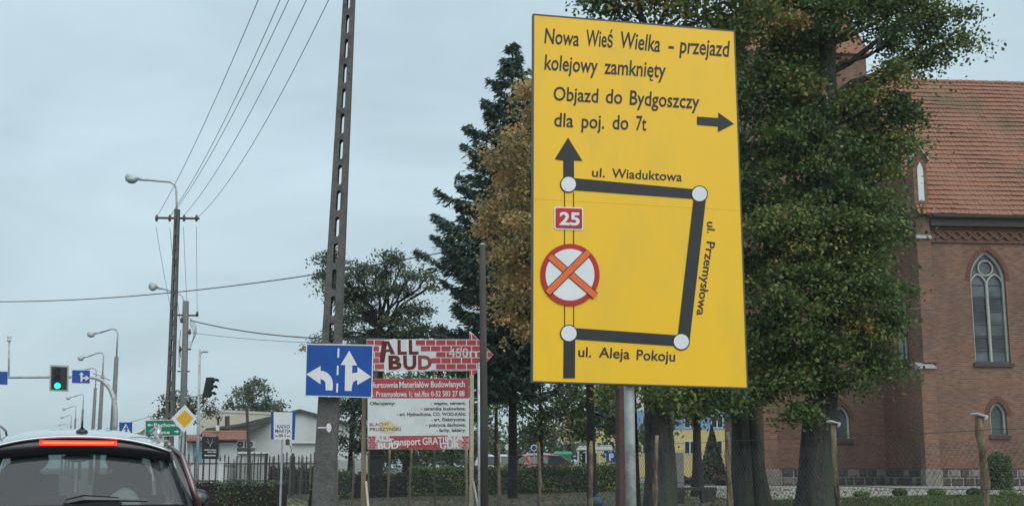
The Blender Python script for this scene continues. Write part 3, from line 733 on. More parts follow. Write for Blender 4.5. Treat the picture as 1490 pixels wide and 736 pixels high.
# ================================================================ POLES AND LAMPS
def lattice_pole(parent, base, top, wb, wt, depth, n_slots, z_first, mat, name='shaft'):
    """cast concrete pole with a row of slots through it; faces the camera side"""
    mb = MB(); ax = top - base; H_ = ax.z
    def P_(z, u, v):
        t = z / H_; c = base + ax * t; w_ = wb + (wt - wb) * t
        return c + RT * (u * w_ / 2) + HF * (v * depth / 2 * (1 - .3 * t))
    def seg(z0, z1, u0, u1, v0=-1, v1=1):
        mb.hexa([P_(z0, u0, v0), P_(z0, u1, v0), P_(z0, u1, v1), P_(z0, u0, v1)], [P_(z1, u0, v0), P_(z1, u1, v0), P_(z1, u1, v1), P_(z1, u0, v1)])
    per = (H_ - .25 - z_first) / n_slots; z = z_first
    seg(-.3, z_first, -1, 1)
    seg(z_first, H_, -1, -.27); seg(z_first, H_, .27, 1)
    for i in range(n_slots):
        hs = per * (.24 + random.uniform(-.02, .03))
        seg(z + per - hs, z + per, -.272, .272, -.93, .93)
        # chamfered slot ends
        for (za, zb) in ((z, z + .03), (z + per - hs - .03, z + per - hs)):
            for s in (-1, 1):
                a, b = (za, zb) if za == z else (zb, za)
                mb.prism([P_(a, s * .272, -.93), P_(b, s * .272, -.93), P_(a, s * .15, -.93)], HF * depth * .8)
        z += per
    seg(z, H_, -.272, .272, -.95, .95)
    return mb.build(name, mat, parent)
def lamp_head(mb, p, dirv, L_=.75):
    """old street lamp: gear housing and a bulging bowl"""
    d = dirv.normalized()
    mb.tube([p, p + d * L_ * .42], [.045, .06], 8)
    mb.tube([p + d * L_ * .40, p + d * L_ * .5, p + d * L_ * .95, p + d * L_], [.06, .12, .13, .05], 10)
def bowl(mb, p, dirv, L_=.75):
    d = dirv.normalized(); c = p + d * L_ * .70 - Vector((0, 0, .07)); mb.ball(c, (L_ * .26, L_ * .26, .12), 12, 8)

# near slotted pole behind the blue lane sign
D = 20.0
b = gp(472, D); tp = at(512, -75, D); b = Vector((b.x, b.y, GH(b.x, b.y)))
t = thing('power_pole', 'tall slotted concrete pole carrying the blue lane-arrow sign', 'utility pole', tuple(b))
lattice_pole(t, b, tp, .36, .17, .26, 17, 1.35 + (680 - 590) / 1800 * D, M['concrete'])
mb = MB(); mb.tube([tp - RT * .75 - Vector((0, 0, .35)), tp + RT * .75 - Vector((0, 0, .35))], .035, 6); mb.build('crossarm', M['steel_dark'], t)
NEAR_ARM = []
for k, o_ in enumerate((-.7, -.4, -.28, .1, .45)):
    p = tp + RT * o_ - Vector((0, 0, .30)); NEAR_ARM.append(p)
    mb = MB(); mb.tube([p, p + Vector((0, 0, .06)), p + Vector((0, 0, .12))], [.03, .045, .02], 8); mb.build('insulator', M['porcelain'], t)
mb = MB(); q = at(478, 622, D - .25); mb.tube([q + RT * -.17, q], .012, 6); mb.tube([q - HF * .0, q + RT * .01], [.0, .0], 4)
sdv = RT * .93 - HF * .36; mb.tube([at(478, 622, D - .27) , at(478, 622, D - .27) + sdv * .012], .07, 16); mb.build('reflector', M['print_white'], t)

# lamp pole beyond the car
D1 = 41.0
b = gp(247, D1); tp = at(258, 305, D1)
t = thing('lamp_pole', 'tall slotted concrete lamp pole with crossarm and curved lamp arm above the car', 'street lamp', tuple(b))
lattice_pole(t, b, tp, .30, .16, .22, 15, 2.0, M['concrete'])
mb = MB(); e = at(213, 262, D1)
mb.tube([tp - Vector((0, 0, .4)), at(257, 295, D1), at(256.5, 275, D1), at(254, 269, D1), at(248, 265, D1), e], .035, 8); arm = mb.build('lamp_arm', M['galv'], t, smooth=True)
mb = MB(); lamp_head(mb, e, at(183, 258, D1) - e, .72); lh = mb.build('lamp_head', M['galv'], t, smooth=True)
mb = MB(); bowl(mb, e, at(183, 258, D1) - e, .72); mb.build('lamp_bowl', M['lamp_plastic'], lh, smooth=True)
mb = MB(); mb.tube([at(226, 317, D1), at(290, 318, D1)], .04, 6); mb.build('crossarm', M['steel_dark'], t)
FARM = [(228, 316), (247, 314), (247, 314), (268, 313), (286, 318)]
for px in (228, 247, 268, 286):
    p = at(px, 317, D1 - .05); mb = MB(); mb.tube([p - Vector((0, 0, .12)), p, p + Vector((0, 0, .1))], [.04, .055, .03], 8); mb.build('insulator', M['porcelain'], t)

def wire(label, pts_a, pts_b, sag, r=.009, group=None, n=24, name='overhead_wire'):
    mb = MB(); a, b = pts_a, pts_b; pl = []
    for i in range(n + 1):
        s_ = i / n; p = a.lerp(b, s_); p.z -= 4 * sag * s_ * (1 - s_); pl.append(p)
    mb.tube(pl, r, 5); o = mb.build(name, M['wire'], None, smooth=True, uv=False); tag(o, label, 'wire', group); return o
wl = ['leftmost overhead wire rising from the lamp pole crossarm to the top edge', 'second overhead wire from the left rising from the lamp pole crossarm', 'middle overhead wire of the five rising from the lamp pole crossarm',
      'fourth overhead wire from the left rising from the lamp pole crossarm', 'rightmost overhead wire rising from the lamp pole to the slotted pole']
tops = [(388, -3), (418, -3), (432, -3), (456, -3), (487, -3)]
# the five wires run from the far crossarm to the near pole's crossarm; their near ends are above the frame
for k in range(5):
    a = at(FARM[k][0] + (2 if k == 2 else 0), FARM[k][1], D1)
    # near end: where the line of sight through the top-edge pixel continues beyond the frame
    e1 = at([407, 440, 455, 481, 514][k], [-75, -75, -75, -75, -75][k], 20.0 + [-.3, 0, .1, .2, .3][k])
    wire(wl[k], a, e1, [.30, .42, .42, .50, .62][k], .0075, 'five wires climbing to the slotted pole')

# second pole, standing behind
D2 = 49.0
b = gp(267, D2); tp = at(271, 438, D2)
t = thing('wire_pole', 'shorter grey pole with looping cables standing right behind the lamp pole', 'utility pole', tuple(b))
mb = MB(); mb.tube([b - Vector((0, 0, .3)), tp], [.16, .11], 10); mb.build('shaft', M['pole_grey'], t, smooth=True)
mb = MB(); mb.tube([at(248, 458, D2), at(288, 459, D2)], .04, 6); mb.tube([at(262, 508, D2), at(278, 508, D2)], .035, 6); mb.tube([at(258, 540, D2), at(276, 540, D2)], .03, 6); mb.build('crossarm', M['steel_dark'], t)
for (x, y) in ((250, 457), (287, 457), (264, 466), (276, 483), (262, 508)):
    p = at(x, y, D2 - .1); mb = MB(); mb.tube([p - Vector((0, 0, .1)), p, p + Vector((0, 0, .12))], [.04, .06, .03], 8); mb.build('insulator', M['porcelain'], t)
mb = MB(); e = at(236, 420, D2)
mb.tube([at(266, 470, D2), at(267, 435, D2), at(265, 430, D2), at(258, 426, D2), e], .03, 8); mb.build('lamp_arm', M['galv'], t, smooth=True)
mb = MB(); lamp_head(mb, e, at(221, 416, D2) - e, .55); lh = mb.build('lamp_head', M['galv'], t, smooth=True)
mb = MB(); bowl(mb, e, at(221, 416, D2) - e, .55); mb.build('lamp_bowl', M['lamp_plastic'], lh, smooth=True)
mb = MB()
for k in range(4):
    a = at(276, 462 + k * 3, D2); c = at(286 - k * 2, 485 + k * 4, D2); e = at(274, 498 + k * 3, D2)
    mb.tube([a, a.lerp(c, .5) + RT * .12, c, c.lerp(e, .5) - Vector((0, 0, .12)), e], .009, 4)
mb.tube([at(263, 480, D2), at(261, 500, D2), at(263, 520, D2)], .012, 4)
mb.build('cable_loops', M['wire'], t)
mb = MB(); mb.tube([at(261, 495, D2), at(261, 535, D2)], .03, 6); mb.build('cable_duct', M['galv'], t)
for k, (xa, ya, xb, yb, dd) in enumerate([(227, 330, 250, 456, 0), (247, 332, 262, 466, .1), (267, 330, 273, 458, 0), (286, 330, 287, 458, 0)]):
    wire(['slack wire hanging down left of the lamp pole', 'second slack wire hanging just left of the lamp pole shaft', 'slack wire hanging close to the right side of the lamp pole', 'outermost slack wire hanging right of the lamp pole'][k],
         at(xa, ya, D1), at(xb, yb, D2), .1, .0075, 'slack wires between the two poles', 10)
wire('thick cable running right from the grey pole towards the slotted pole', at(277, 466, D2), at(560, 492, 40), .25, .022)
wire('thin lower cable running right from the grey pole', at(279, 484, D2), at(560, 500, 41), .12, .009)
wire('long cable crossing the sky from the left edge to the spruce', at(-60, 438, 62), at(640, 368, 43), .55, .022, n=40)
wire('faint distant cable low over the car roof at far left', at(-40, 660, 150), at(262, 592, 110), .6, .022)

# the row of street lamps down the road
LP = [(163, 478, 135, 486, 66), (144, 512, 119, 521, 81), (134.5, 535, 108, 541, 93), (118, 573, 100, 579, 126), (108, 590, 94, 595, 150), (102, 603, 91, 607, 177), (97.5, 616, 88, 618, 211), (92, 624, 82, 626, 238)]
LL = ['nearest street lamp of the row, rising over the traffic light arm', 'second street lamp of the row, just left of the nearest one', 'third street lamp, its head showing above the small arrow sign', 'fourth street lamp of the row down the road',
      'fifth street lamp of the row down the road', 'sixth street lamp of the row, low over the car roof', 'seventh street lamp of the row, small above the car roof', 'farthest street lamp, barely clearing the car roof']
def street_lamp(px, ytop, hx, hy, d, label):
    b = gp(px, d); t = thing('street_lamp', label, 'street lamp', tuple(b), 0, 'street lamps in a row down the road')
    k = d / 66.0
    zt = at(px, ytop, d).z; top = Vector((b.x, b.y, zt)); shaft_top = zt - 1.5
    mb = MB(); mb.tube([b - Vector((0, 0, .3)), Vector((b.x, b.y, shaft_top))], [.17, .11], 10); mb.build('shaft', M['pole_grey'], t, smooth=True)
    e = at(hx, hy, d); u = at(px, ytop, d)
    mb = MB(); mb.tube([Vector((b.x, b.y, shaft_top - .3)), Vector((b.x, b.y, zt - .25)), top - RT * .10 + Vector((0, 0, -.05)), e.lerp(top, .75) + Vector((0, 0, .06)), e.lerp(top, .3)], .045, 8); mb.build('lamp_arm', M['galv'], t, smooth=True)
    a = e.lerp(top, .3)
    mb = MB(); lamp_head(mb, a, e - a + RT * -.15, .7); lh = mb.build('lamp_head', M['galv'], t, smooth=True)
    mb = MB(); bowl(mb, a, e - a + RT * -.15, .7); mb.build('lamp_bowl', M['lamp_plastic'], lh, smooth=True)
for q, l in zip(LP, LL): street_lamp(*q, l)

# ================================================================ TRAFFIC LIGHT GANTRY
DG = 62.0
b = gp(168, DG)
t = thing('traffic_light_gantry', 'grey curved gantry arm reaching over the road on the left', 'gantry', tuple(b))
mb = MB(); mb.tube([b - Vector((0, 0, .3)), at(168, 600, DG), at(166, 580, DG), at(160, 565, DG), at(150, 554, DG), at(138, 549.5, DG), at(120, 548, DG), at(60, 548.5, DG), at(-60, 549.5, DG)], [.15, .13, .12, .11, .10, .085, .07, .06, .05], 10)
mb.build('mast', M['galv'], t, smooth=True)
mb = MB(); mb.tube([at(136, 543, DG), at(150, 548, DG), at(160, 553, DG)], .035, 6); mb.build('stay', M['galv'], t, smooth=True)
mb = MB(); mb.tube([at(12.5, 549, DG), at(13.5, 497, DG)], .045, 8); mb.build('camera_stick', M['galv'], t, smooth=True)
mb = MB(); c = at(13.5, 493, DG); mb.tube([c - Vector((0, 0, .12)), c + Vector((0, 0, .02))], .10, 10); mb.ball(c + Vector((0, 0, .1)), .12, 10, 6); mb.build('camera_dome', M['white_plastic'], t, smooth=True)
pl = Plane(86, 550, DG - .25)
t = thing('overhead_traffic_light', 'traffic light showing green on a pale-edged board over the road', 'traffic light', tuple(pl.p(86, 550)))
mb = MB(); pl.poly(mb, [(72.5, 530.5), (100.5, 531.5), (99.5, 569.5), (71.5, 568.5)], 0, .05); mb.build('backing_board', M['signal_edge'], t)
mb = MB(); pl.poly(mb, [(75, 533), (98, 534), (97, 567), (74, 566)], .02, .06); mb.build('board_face', M['signal_black'], t)
for k, (y, mt) in enumerate(((540, 'lens_off'), (550.5, 'lens_off'), (561, 'green_lit'))):
    c = pl.p(83.5, y, .06); mb = MB(); mb.tube([c - pl.N * .04, c + pl.N * .02], .145, 20); ln = mb.build('lens', M[mt], t)
    mb = MB()
    for i in range(9):
        a0 = math.pi * i / 9 - .1; a1 = math.pi * (i + 1) / 9 - .1
        U = Vector((-pl.N.y, pl.N.x, 0)); Z = Vector((0, 0, 1)); r = .165
        q = [c + (U * math.cos(a) + Z * math.sin(a)) * r for a in (a0, a1)]
        mb.add([q[0], q[1], q[1] + pl.N * .22, q[0] + pl.N * .22], [(0, 1, 2, 3)])
    mb.build('visor', M['signal_black'], ln)

def arrow_up(pl, mb, x, y0, y1, w, hw, hh, off): pl.poly(mb, [(x - w, y0), (x + w, y0), (x + w, y1 + hh), (x + hw, y1 + hh), (x, y1), (x - hw, y1 + hh), (x - w, y1 + hh)], off)
def sign_board(name, label, cat, pl, corners, face, border=1.0, edge='print_white', group=None, th=.03, base=None):
    cx = sum(c[0] for c in corners) / len(corners); cy = sum(c[1] for c in corners) / len(corners)
    t = thing(name, label, cat, tuple(base) if base else tuple(pl.p(cx, cy)), 0, group)
    mb = MB(); pl.poly(mb, corners, 0, th); mb.build('panel', M[edge], t)
    inner = []
    for c in corners:
        dx = cx - c[0]; dy = cy - c[1]
        inner.append((c[0] + border * (1 if dx > 0 else -1) * (abs(dx) > 1), c[1] + border * (1 if dy > 0 else -1) * (abs(dy) > 1)))
    mb = MB(); pl.poly(mb, inner, .0025, .002); mb.build('sheeting', M[face], t)
    return t
pl = Plane(118, 548, DG - .2)
t = sign_board('arrow_sign', 'small blue sign with up and right arrows beside the green light', 'road sign', pl, [(104.5, 537.5), (131.5, 538), (131, 558), (104, 557.5)], 'sign_blue', .6)
mb = MB(); arrow_up(pl, mb, 118.5, 555, 541, 1.3, 3.6, 4, .005); pl.poly(mb, [(119.8, 551), (124.5, 551), (124.5, 554.2), (130, 549.6), (124.5, 545.3), (124.5, 548.3), (119.8, 548.3)], .0065); mb.build('arrows', M['print_white'], t)
pl = Plane(2, 549, DG - .2)
t = sign_board('arrow_sign', 'blue sign cut by the left edge of the photo on the gantry', 'road sign', pl, [(-16, 539), (12, 540), (11.5, 560), (-16, 559)], 'sign_blue', .6)
mb = MB(); arrow_up(pl, mb, -6, 556, 543, 1.3, 3.6, 4, .005); mb.build('arrow', M['print_white'], t)

# pedestrian crossing sign
pl = Plane(183, 621, 54); b = gp(183, 54)
t = sign_board('crossing_sign', 'blue square crossing sign with walking figure in a white triangle', 'road sign', pl, [(173.5, 614), (192.5, 614), (192.5, 634), (173.5, 634)], 'sign_blue', .4, edge='sign_blue', base=b)
mb = MB(); pl.poly(mb, [(174.5, 632), (191.5, 632), (183, 615.5)], .005); mb.build('triangle', M['print_white'], t)
mb = MB(); pl.disc(mb, 183.6, 619.6, .9, .9, .007, n=10)
for q in ([(182.6, 621), (184.6, 621), (184.6, 626), (182.4, 626)], [(182.6, 625.5), (184, 625.5), (182, 631), (180.5, 631)], [(183.2, 625.5), (184.6, 625.5), (187, 631), (185.5, 631)], [(184.3, 621.5), (187, 624), (186.4, 624.8), (184, 623)], [(182.6, 621.5), (180, 624.5), (180.7, 625.2), (183, 623)]): pl.poly(mb, q, .007)
mb.build('walking_figure', M['print_black'], t)
mb = MB(); q = pl.p(183, 624, -.06); mb.tube([(q.x, q.y, b.z - .2), (q.x, q.y, q.z + .3)], .03, 8); mb.build('post', M['galv'], t)

# green direction sign
pl = Plane(237, 622, 39.5); b = gp(262, 39.6)
t = sign_board('direction_sign', 'green town direction sign partly behind the yellow diamond', 'road sign', pl, [(211, 611), (264, 609.5), (264, 633.5), (211, 635)], 'sign_green', .9, base=b)
mb = MB(); pl.poly(mb, [(230.5, 620.3), (231.4, 620.3), (230.8, 621.4), (231.6, 621.9), (231.2, 622.4), (230, 621.8)], .003); text(mb, pl, 'Pechowo', 224, 620.5, 261, 620, 5.0, bold=.02); text(mb, pl, 'Łąszyce', 217, 631, 247, 630.6, 5.0, bold=.02); mb.build('lettering', M['print_white'], t)
mb = MB(); pl.poly(mb, [(222, 617.2), (222, 618.6), (218, 618.6), (218, 620.3), (214, 617.8), (218, 615.4), (218, 617.2)], .004); pl.poly(mb, [(253, 626.7), (253, 628.1), (257, 628.1), (257, 629.8), (261, 627.4), (257, 625), (257, 626.7)], .004); mb.build('arrows', M['print_white'], t)
mb = MB()
for px in (219, 262): q = pl.p(px, 630, -.06); mb = MB(); mb.tube([(q.x, q.y, b.z - .2), (q.x, q.y, q.z + .55)], .035, 8); mb.build('post', M['galv'], t)
# priority diamond
pl = Plane(268, 608, 38); b = gp(269, 38.05)
t = thing('priority_sign', 'yellow diamond priority sign with pale border beside the green sign', 'road sign', tuple(b))
mb = MB(); pl.poly(mb, [(249, 608.5), (269, 588.5), (286.5, 608), (267.5, 629.5)], 0, .02); mb.build('panel', M['print_white'], t)
mb = MB(); pl.poly(mb, [(256, 608.8), (269, 596), (281.5, 608.3), (268.3, 621.8)], .003); mb.build('centre', M['amber'], t)
mb = MB(); q = pl.p(268, 610, -.05); mb.tube([(q.x, q.y, b.z - .2), (q.x, q.y, q.z + .35)], .035, 8); mb.build('post', M['galv'], t)
mb = MB(); pl2 = Plane(264.5, 662, 40.6); b = gp(264, 41)
t = thing('cable_cabinet', 'slim light grey cabinet at the foot of the priority sign', 'cabinet', tuple(b))
c = gp(273, 41); mb.b2((c.x - .14, c.y - .1, c.z), (c.x + .14, c.y + .1, at(273, 676, 41).z)); mb.build('box', M['galv'], t); mb = MB(); z = at(273, 676, 41).z; mb.b2((c.x - .17, c.y - .13, z), (c.x + .17, c.y + .13, z + .05)); mb.build('lid', M['concrete_light'], t)

# slender lamp post with the side-on signal
DS = 42.0
b = gp(290, DS)
t = thing('slim_lamp_post', 'slender grey post with a tiny lamp arm right of the priority sign', 'lamp post', tuple(b))
mb = MB(); tp = at(291, 508, DS); mb.tube([b - Vector((0, 0, .2)), tp], [.06, .035], 8); mb.build('post', M['galv'], t, smooth=True)
mb = MB(); mb.tube([at(291, 516, DS), at(294, 512, DS), at(297, 511, DS)], .02, 6); mb.build('arm', M['galv'], t); mb = MB(); mb.ball(at(298.5, 511.5, DS), (.11, .11, .035), 10, 6); mb.build('lamp_head', M['lamp_plastic'], t, smooth=True)
t = thing('side_traffic_light', 'black three-lens traffic light seen side-on on a short arm', 'traffic light', tuple(at(302, 565, DS)))
U3 = (RT * .85 - HF * .5).normalized()
mb = MB(); top = at(306, 549, DS); bot = at(300, 578, DS); wd = .11
ax = (top - bot); sd = RT * .11; dp = HF * .12
mb.hexa([bot - sd - dp, bot + sd - dp, bot + sd + dp, bot - sd + dp], [top - sd - dp, top + sd - dp, top + sd + dp, top - sd + dp]); hs = mb.build('housing', M['signal_black'], t)
for k in range(3):
    c = top.lerp(bot, .17 + .33 * k) + RT * .11
    mb = MB(); mb.tube([c - U3 * .02, c + U3 * .02], .085, 14); ln = mb.build('lens', M['lens_off'], t)
    mb = MB(); S3 = Vector((-U3.y, U3.x, 0))
    for i in range(8):
        a0 = math.pi * i / 8; a1 = math.pi * (i + 1) / 8; q = [c + (S3 * math.cos(a) + Vector((0, 0, 1)) * math.sin(a)) * .1 for a in (a0, a1)]
        mb.add([q[0], q[1], q[1] + U3 * .2 - Vector((0, 0, .03)), q[0] + U3 * .2 - Vector((0, 0, .03))], [(0, 1, 2, 3)])
    mb.build('visor', M['signal_black'], ln)
mb = MB(); mb.tube([at(268, 578, 44.5), at(290, 576, DS), at(299, 572, DS)], .03, 6); mb.build('bracket', M['galv'], t)

# dark advertising board and radio sign
pl = Plane(306, 650, 47); b = gp(306, 47.05)
t = sign_board('black_board', 'black advertising board with a small white left arrow in front of the shop', 'sign', pl, [(293.5, 634.5), (318.5, 635), (318, 667.5), (293.5, 667)], 'print_black', .5, edge='steel_dark', base=b)
mb = MB(); pl.poly(mb, [(298, 662.2), (298, 663), (299.5, 662.9), (314, 662.8), (314, 661.5), (299.5, 661.5), (299.5, 660.6), (296.8, 662)], .004)
for (x0, x1, y) in ((297, 305, 654), (306, 314.5, 654.2), (302, 308, 657.2), (309, 314.5, 657.3)): pl.rect(mb, x0, y - .55, x1, y + .55, .004)
mb.build('lettering', M['print_white'], t)
mb = MB()
for (a, c) in (((300, 641), (306, 646)), ((306, 646), (312, 641)), ((302, 637), (306, 650)), ((310, 637), (306, 650))): mb.tube([pl.p(*a, .003), pl.p(*c, .003)], .006, 4)
mb.build('emblem', M['galv'], t)
for px in (297, 315): q = pl.p(px, 660, -.05); mb = MB(); mb.tube([(q.x, q.y, b.z - .2), (q.x, q.y, q.z + .7)], .03, 8); mb.build('post', M['steel_dark'], t)
DR = 36.0
pl = Plane(411, 618, DR); b = gp(411, DR + .05)
t = thing('radio_sign', 'white radio station sign with blue side bands on a thin post', 'sign', tuple(b))
mb = MB(); pl.poly(mb, [(394.5, 599), (430, 599.5), (428.5, 639.5), (394.5, 638.5)], 0, .08); mb.build('panel', M['print_white'], t)
for q in ([(394.3, 599), (398.2, 599), (398.2, 638.7), (394.3, 638.6)], [(425.5, 599.4), (430.2, 599.5), (428.6, 639.6), (424.8, 639.4)]): mb = MB(); pl.poly(mb, q, .004, .003); mb.build('blue_band', M['sign_blue'], t)
mb = MB(); text(mb, pl, 'RADIO', 403, 622.5, 421.5, 622.6, 4.9, bold=.012); text(mb, pl, 'MARYJA', 400.5, 629, 423.3, 629.3, 4.9, bold=.012); text(mb, pl, '88.5', 405.5, 635, 416, 635.2, 4, bold=.012); text(mb, pl, 'FM', 400.5, 634.8, 404.3, 634.9, 2, bold=.02); text(mb, pl, 'MHz', 417.5, 635, 423, 635, 2, bold=.02); mb.build('lettering', M['navy_print'], t)
mb = MB(); q = pl.p(411, 630, -.045); mb.tube([(q.x, q.y, b.z - .2), (q.x, q.y, q.z)], .03, 8); mb.build('post', M['galv'], t)
mb = MB(); q = pl.p(418.5, 643, -.05); mb.tube([q + Vector((0, 0, .1)), q - Vector((0, 0, .08))], .06, 10); mb.tube([q, q + RT * .1 - Vector((0, 0, .15)), q + RT * .12 - Vector((0, 0, .28))], .012, 5); mb.build('floodlight', M['steel_dark'], t)

# ================================================================ BLUE LANE SIGN ON THE POLE
pl = Plane(493, 540, D - .28)
t = thing('lane_arrow_sign', 'blue sign with left, up and right lane arrows on the slotted pole', 'road sign', tuple(pl.p(493, 540)))
mb = MB(); pl.poly(mb, [(445.5, 499.5), (543.5, 501.5), (541.5, 578.5), (443, 576)], 0, .02); mb.build('panel', M['print_white'], t)
mb = MB(); pl.poly(mb, [(447, 501.2), (542, 503), (540, 577), (444.8, 574.6)], .003, .002); mb.build('sheeting', M['sign_blue'], t)
Z5 = lambda pts: [(430 + x * .2174, 480 + y * .2174) for x, y in pts]
mb = MB(); q = Z5([(72, 295), (167, 240), (168, 272)]) 
arc_o = [(168 + 82 * math.sin(a), 362 - 90 * math.cos(a)) for a in [i * math.pi / 2 / 8 for i in range(9)]]
arc_i = [(168 + 33 * math.sin(a), 362 - 34 * math.cos(a)) for a in [i * math.pi / 2 / 8 for i in range(8, -1, -1)]]
pl.poly(mb, Z5([(72, 295), (168, 240), (167, 362)]), .006)
pts = Z5(arc_o + [(248, 403), (203, 403)] + arc_i); 
n_ = 9
for i in range(8): pl.poly(mb, Z5([arc_o[i], arc_o[i + 1], arc_i[7 - i], arc_i[8 - i]]), .006)
pl.poly(mb, Z5([(250, 362), (249, 403), (202, 403), (201, 362)]), .006); mb.build('left_arrow', M['print_white'], t)
mb = MB(); pl.poly(mb, Z5([(360, 137), (413, 236), (302, 233)]), .006); pl.poly(mb, Z5([(333, 233), (380, 234), (376, 407), (329, 406)]), .006); mb.build('straight_arrow', M['print_white'], t)
mb = MB(); pl.poly(mb, Z5([(507, 313), (415, 246), (413, 367)]), .0075); pl.poly(mb, Z5([(376, 288), (418, 283), (417, 335), (400, 338), (388, 348), (380, 364), (376, 388)]), .007)
mb.build('right_arrow', M['print_white'], t)
for (y0, y1, x0, x1) in ((122, 184, 288, 286), (238, 300, 283, 281), (356, 417, 280, 277)):
    mb = MB(); pl.poly(mb, Z5([(x0 - 6, y0), (x0 + 6, y0), (x1 + 6, y1), (x1 - 6, y1)]), .006); mb.build('lane_dash', M['print_white'], t)
mb = MB()
for y in (515, 560): mb.b2(pl.p(455, y, -.03), pl.p(532, y + 1, -.06) ); 
mb = MB()
for y in (515, 562): a = pl.p(455, y, -.045); c = pl.p(530, y, -.045); mb.tube([a, c], .02, 6)
mb.build('bracket', M['galv'], t)

# ================================================================ YELLOW DETOUR SIGN
# a real flat board: its pose is solved so that its corners fall where the photograph has them
CORN = [(774.5, 22.5), (1069.5, 45.5), (1086, 565.5), (777.5, 552.5)]
def solve_board(corn, d):
    import itertools
    def proj(p):
        v = Vector(p) - EYEP; z = v.dot(FW); return CX + F * v.dot(RT) / z, CY - F * v.dot(UP) / z
    c0 = at(sum(c[0] for c in corn) / 4, sum(c[1] for c in corn) / 4, d); C = np.array(c0)
    x = np.array([0, 0, 0., 0, 0, 1.65, 2.95])   # dx (right), dz, yaw, pitch, roll, W, H
    def res(x):
        Rm = Matrix.Rotation(-YAW - x[2], 3, 'Z') @ Matrix.Rotation(x[3], 3, 'X') @ Matrix.Rotation(x[4], 3, 'Y')
        c = c0 + RT * x[0] + Vector((0, 0, x[1])); out = []
        for (su, sv), q in zip(((-1, 1), (1, 1), (1, -1), (-1, -1)), corn):
            a, b_ = proj(c + Rm @ Vector((su * x[5] / 2, 0, sv * x[6] / 2))); out += [a - q[0], b_ - q[1]]
        return np.array(out)
    for it in range(60):
        r = res(x); J = np.zeros((8, 7))
        for k in range(7):
            y = x.copy(); y[k] += 1e-5; J[:, k] = (res(y) - r) / 1e-5
        dx = np.linalg.lstsq(J.T @ J + 1e-3 * np.eye(7), -J.T @ r, rcond=None)[0]; x = x + dx
    print('board pose', np.round(x, 3), 'residual', np.round(res(x), 1))
    Rm = Matrix.Rotation(-YAW - x[2], 3, 'Z') @ Matrix.Rotation(x[3], 3, 'X') @ Matrix.Rotation(x[4], 3, 'Y')
    return c0 + RT * x[0] + Vector((0, 0, x[1])), Rm, x
DY = 10.2
bc, bR, bx = solve_board(CORN, DY)
class Board(Plane):
    def __init__(s, c, n): s.O = c; s.N = n
pl = Board(bc, (bR @ Vector((0, -1, 0))).normalized())
b = gp(921, DY + .12)
t = thing('detour_sign', 'large yellow detour board with black route map on a grey steel pole', 'road sign', tuple(b))
W2, H2 = bx[5] / 2, bx[6] / 2
def bl_(u, v, o_=0.0): return bc + bR @ Vector((u, -o_, v))
seam = pl.p(925, 298); sv = (bR.inverted() @ (seam - bc)).z
for (v0, v1) in ((sv + .0007, H2), (-H2, sv - .0007)):
    mb = MB(); mb.hexa([bl_(-W2, v0, 0), bl_(W2, v0, 0), bl_(W2, v0, -.022), bl_(-W2, v0, -.022)], [bl_(-W2, v1, 0), bl_(W2, v1, 0), bl_(W2, v1, -.022), bl_(-W2, v1, -.022)]); mb.build('panel', M['sign_yellow'], t)
mb = MB(); e_ = .009
for (u0, u1, v0, v1) in ((-W2 - e_, W2 + e_, H2 - .002, H2 + e_), (-W2 - e_, W2 + e_, -H2 - e_, -H2 + .002), (-W2 - e_, -W2 + .002, -H2 + .002, H2 - .002), (W2 - .002, W2 + e_, -H2 + .002, H2 - .002)):
    mb.hexa([bl_(u0, v0, .004), bl_(u1, v0, .004), bl_(u1, v0, -.05), bl_(u0, v0, -.05)], [bl_(u0, v1, .004), bl_(u1, v1, .004), bl_(u1, v1, -.05), bl_(u0, v1, -.05)])
mb.build('frame', M['steel_dark'], t)
for v in (-.9, -.2, .6, 1.2):
    mb = MB(); mb.hexa([bl_(-W2 + .05, v, -.024), bl_(W2 - .05, v, -.024), bl_(W2 - .05, v, -.054), bl_(-W2 + .05, v, -.054)], [bl_(-W2 + .05, v + .04, -.024), bl_(W2 - .05, v + .04, -.024), bl_(W2 - .05, v + .04, -.054), bl_(-W2 + .05, v + .04, -.054)]); mb.build('rail', M['sign_back'], t)
pt = pl.p(920, 60, -.10); pbm = at(922, 735, 0.0 + DY + .06)
pt2 = pl.p(920, 560, -.10); dirp = (pt - Vector((pt2.x, pt2.y, pt2.z)))
foot = Vector((pt2.x + .005, pt2.y, b.z - .2))
mb = MB(); mb.tube([foot, pt2, Vector((pt.x, pt.y, pt.z))], .043, 20); mb.build('pole', M['galv'], t, smooth=True)
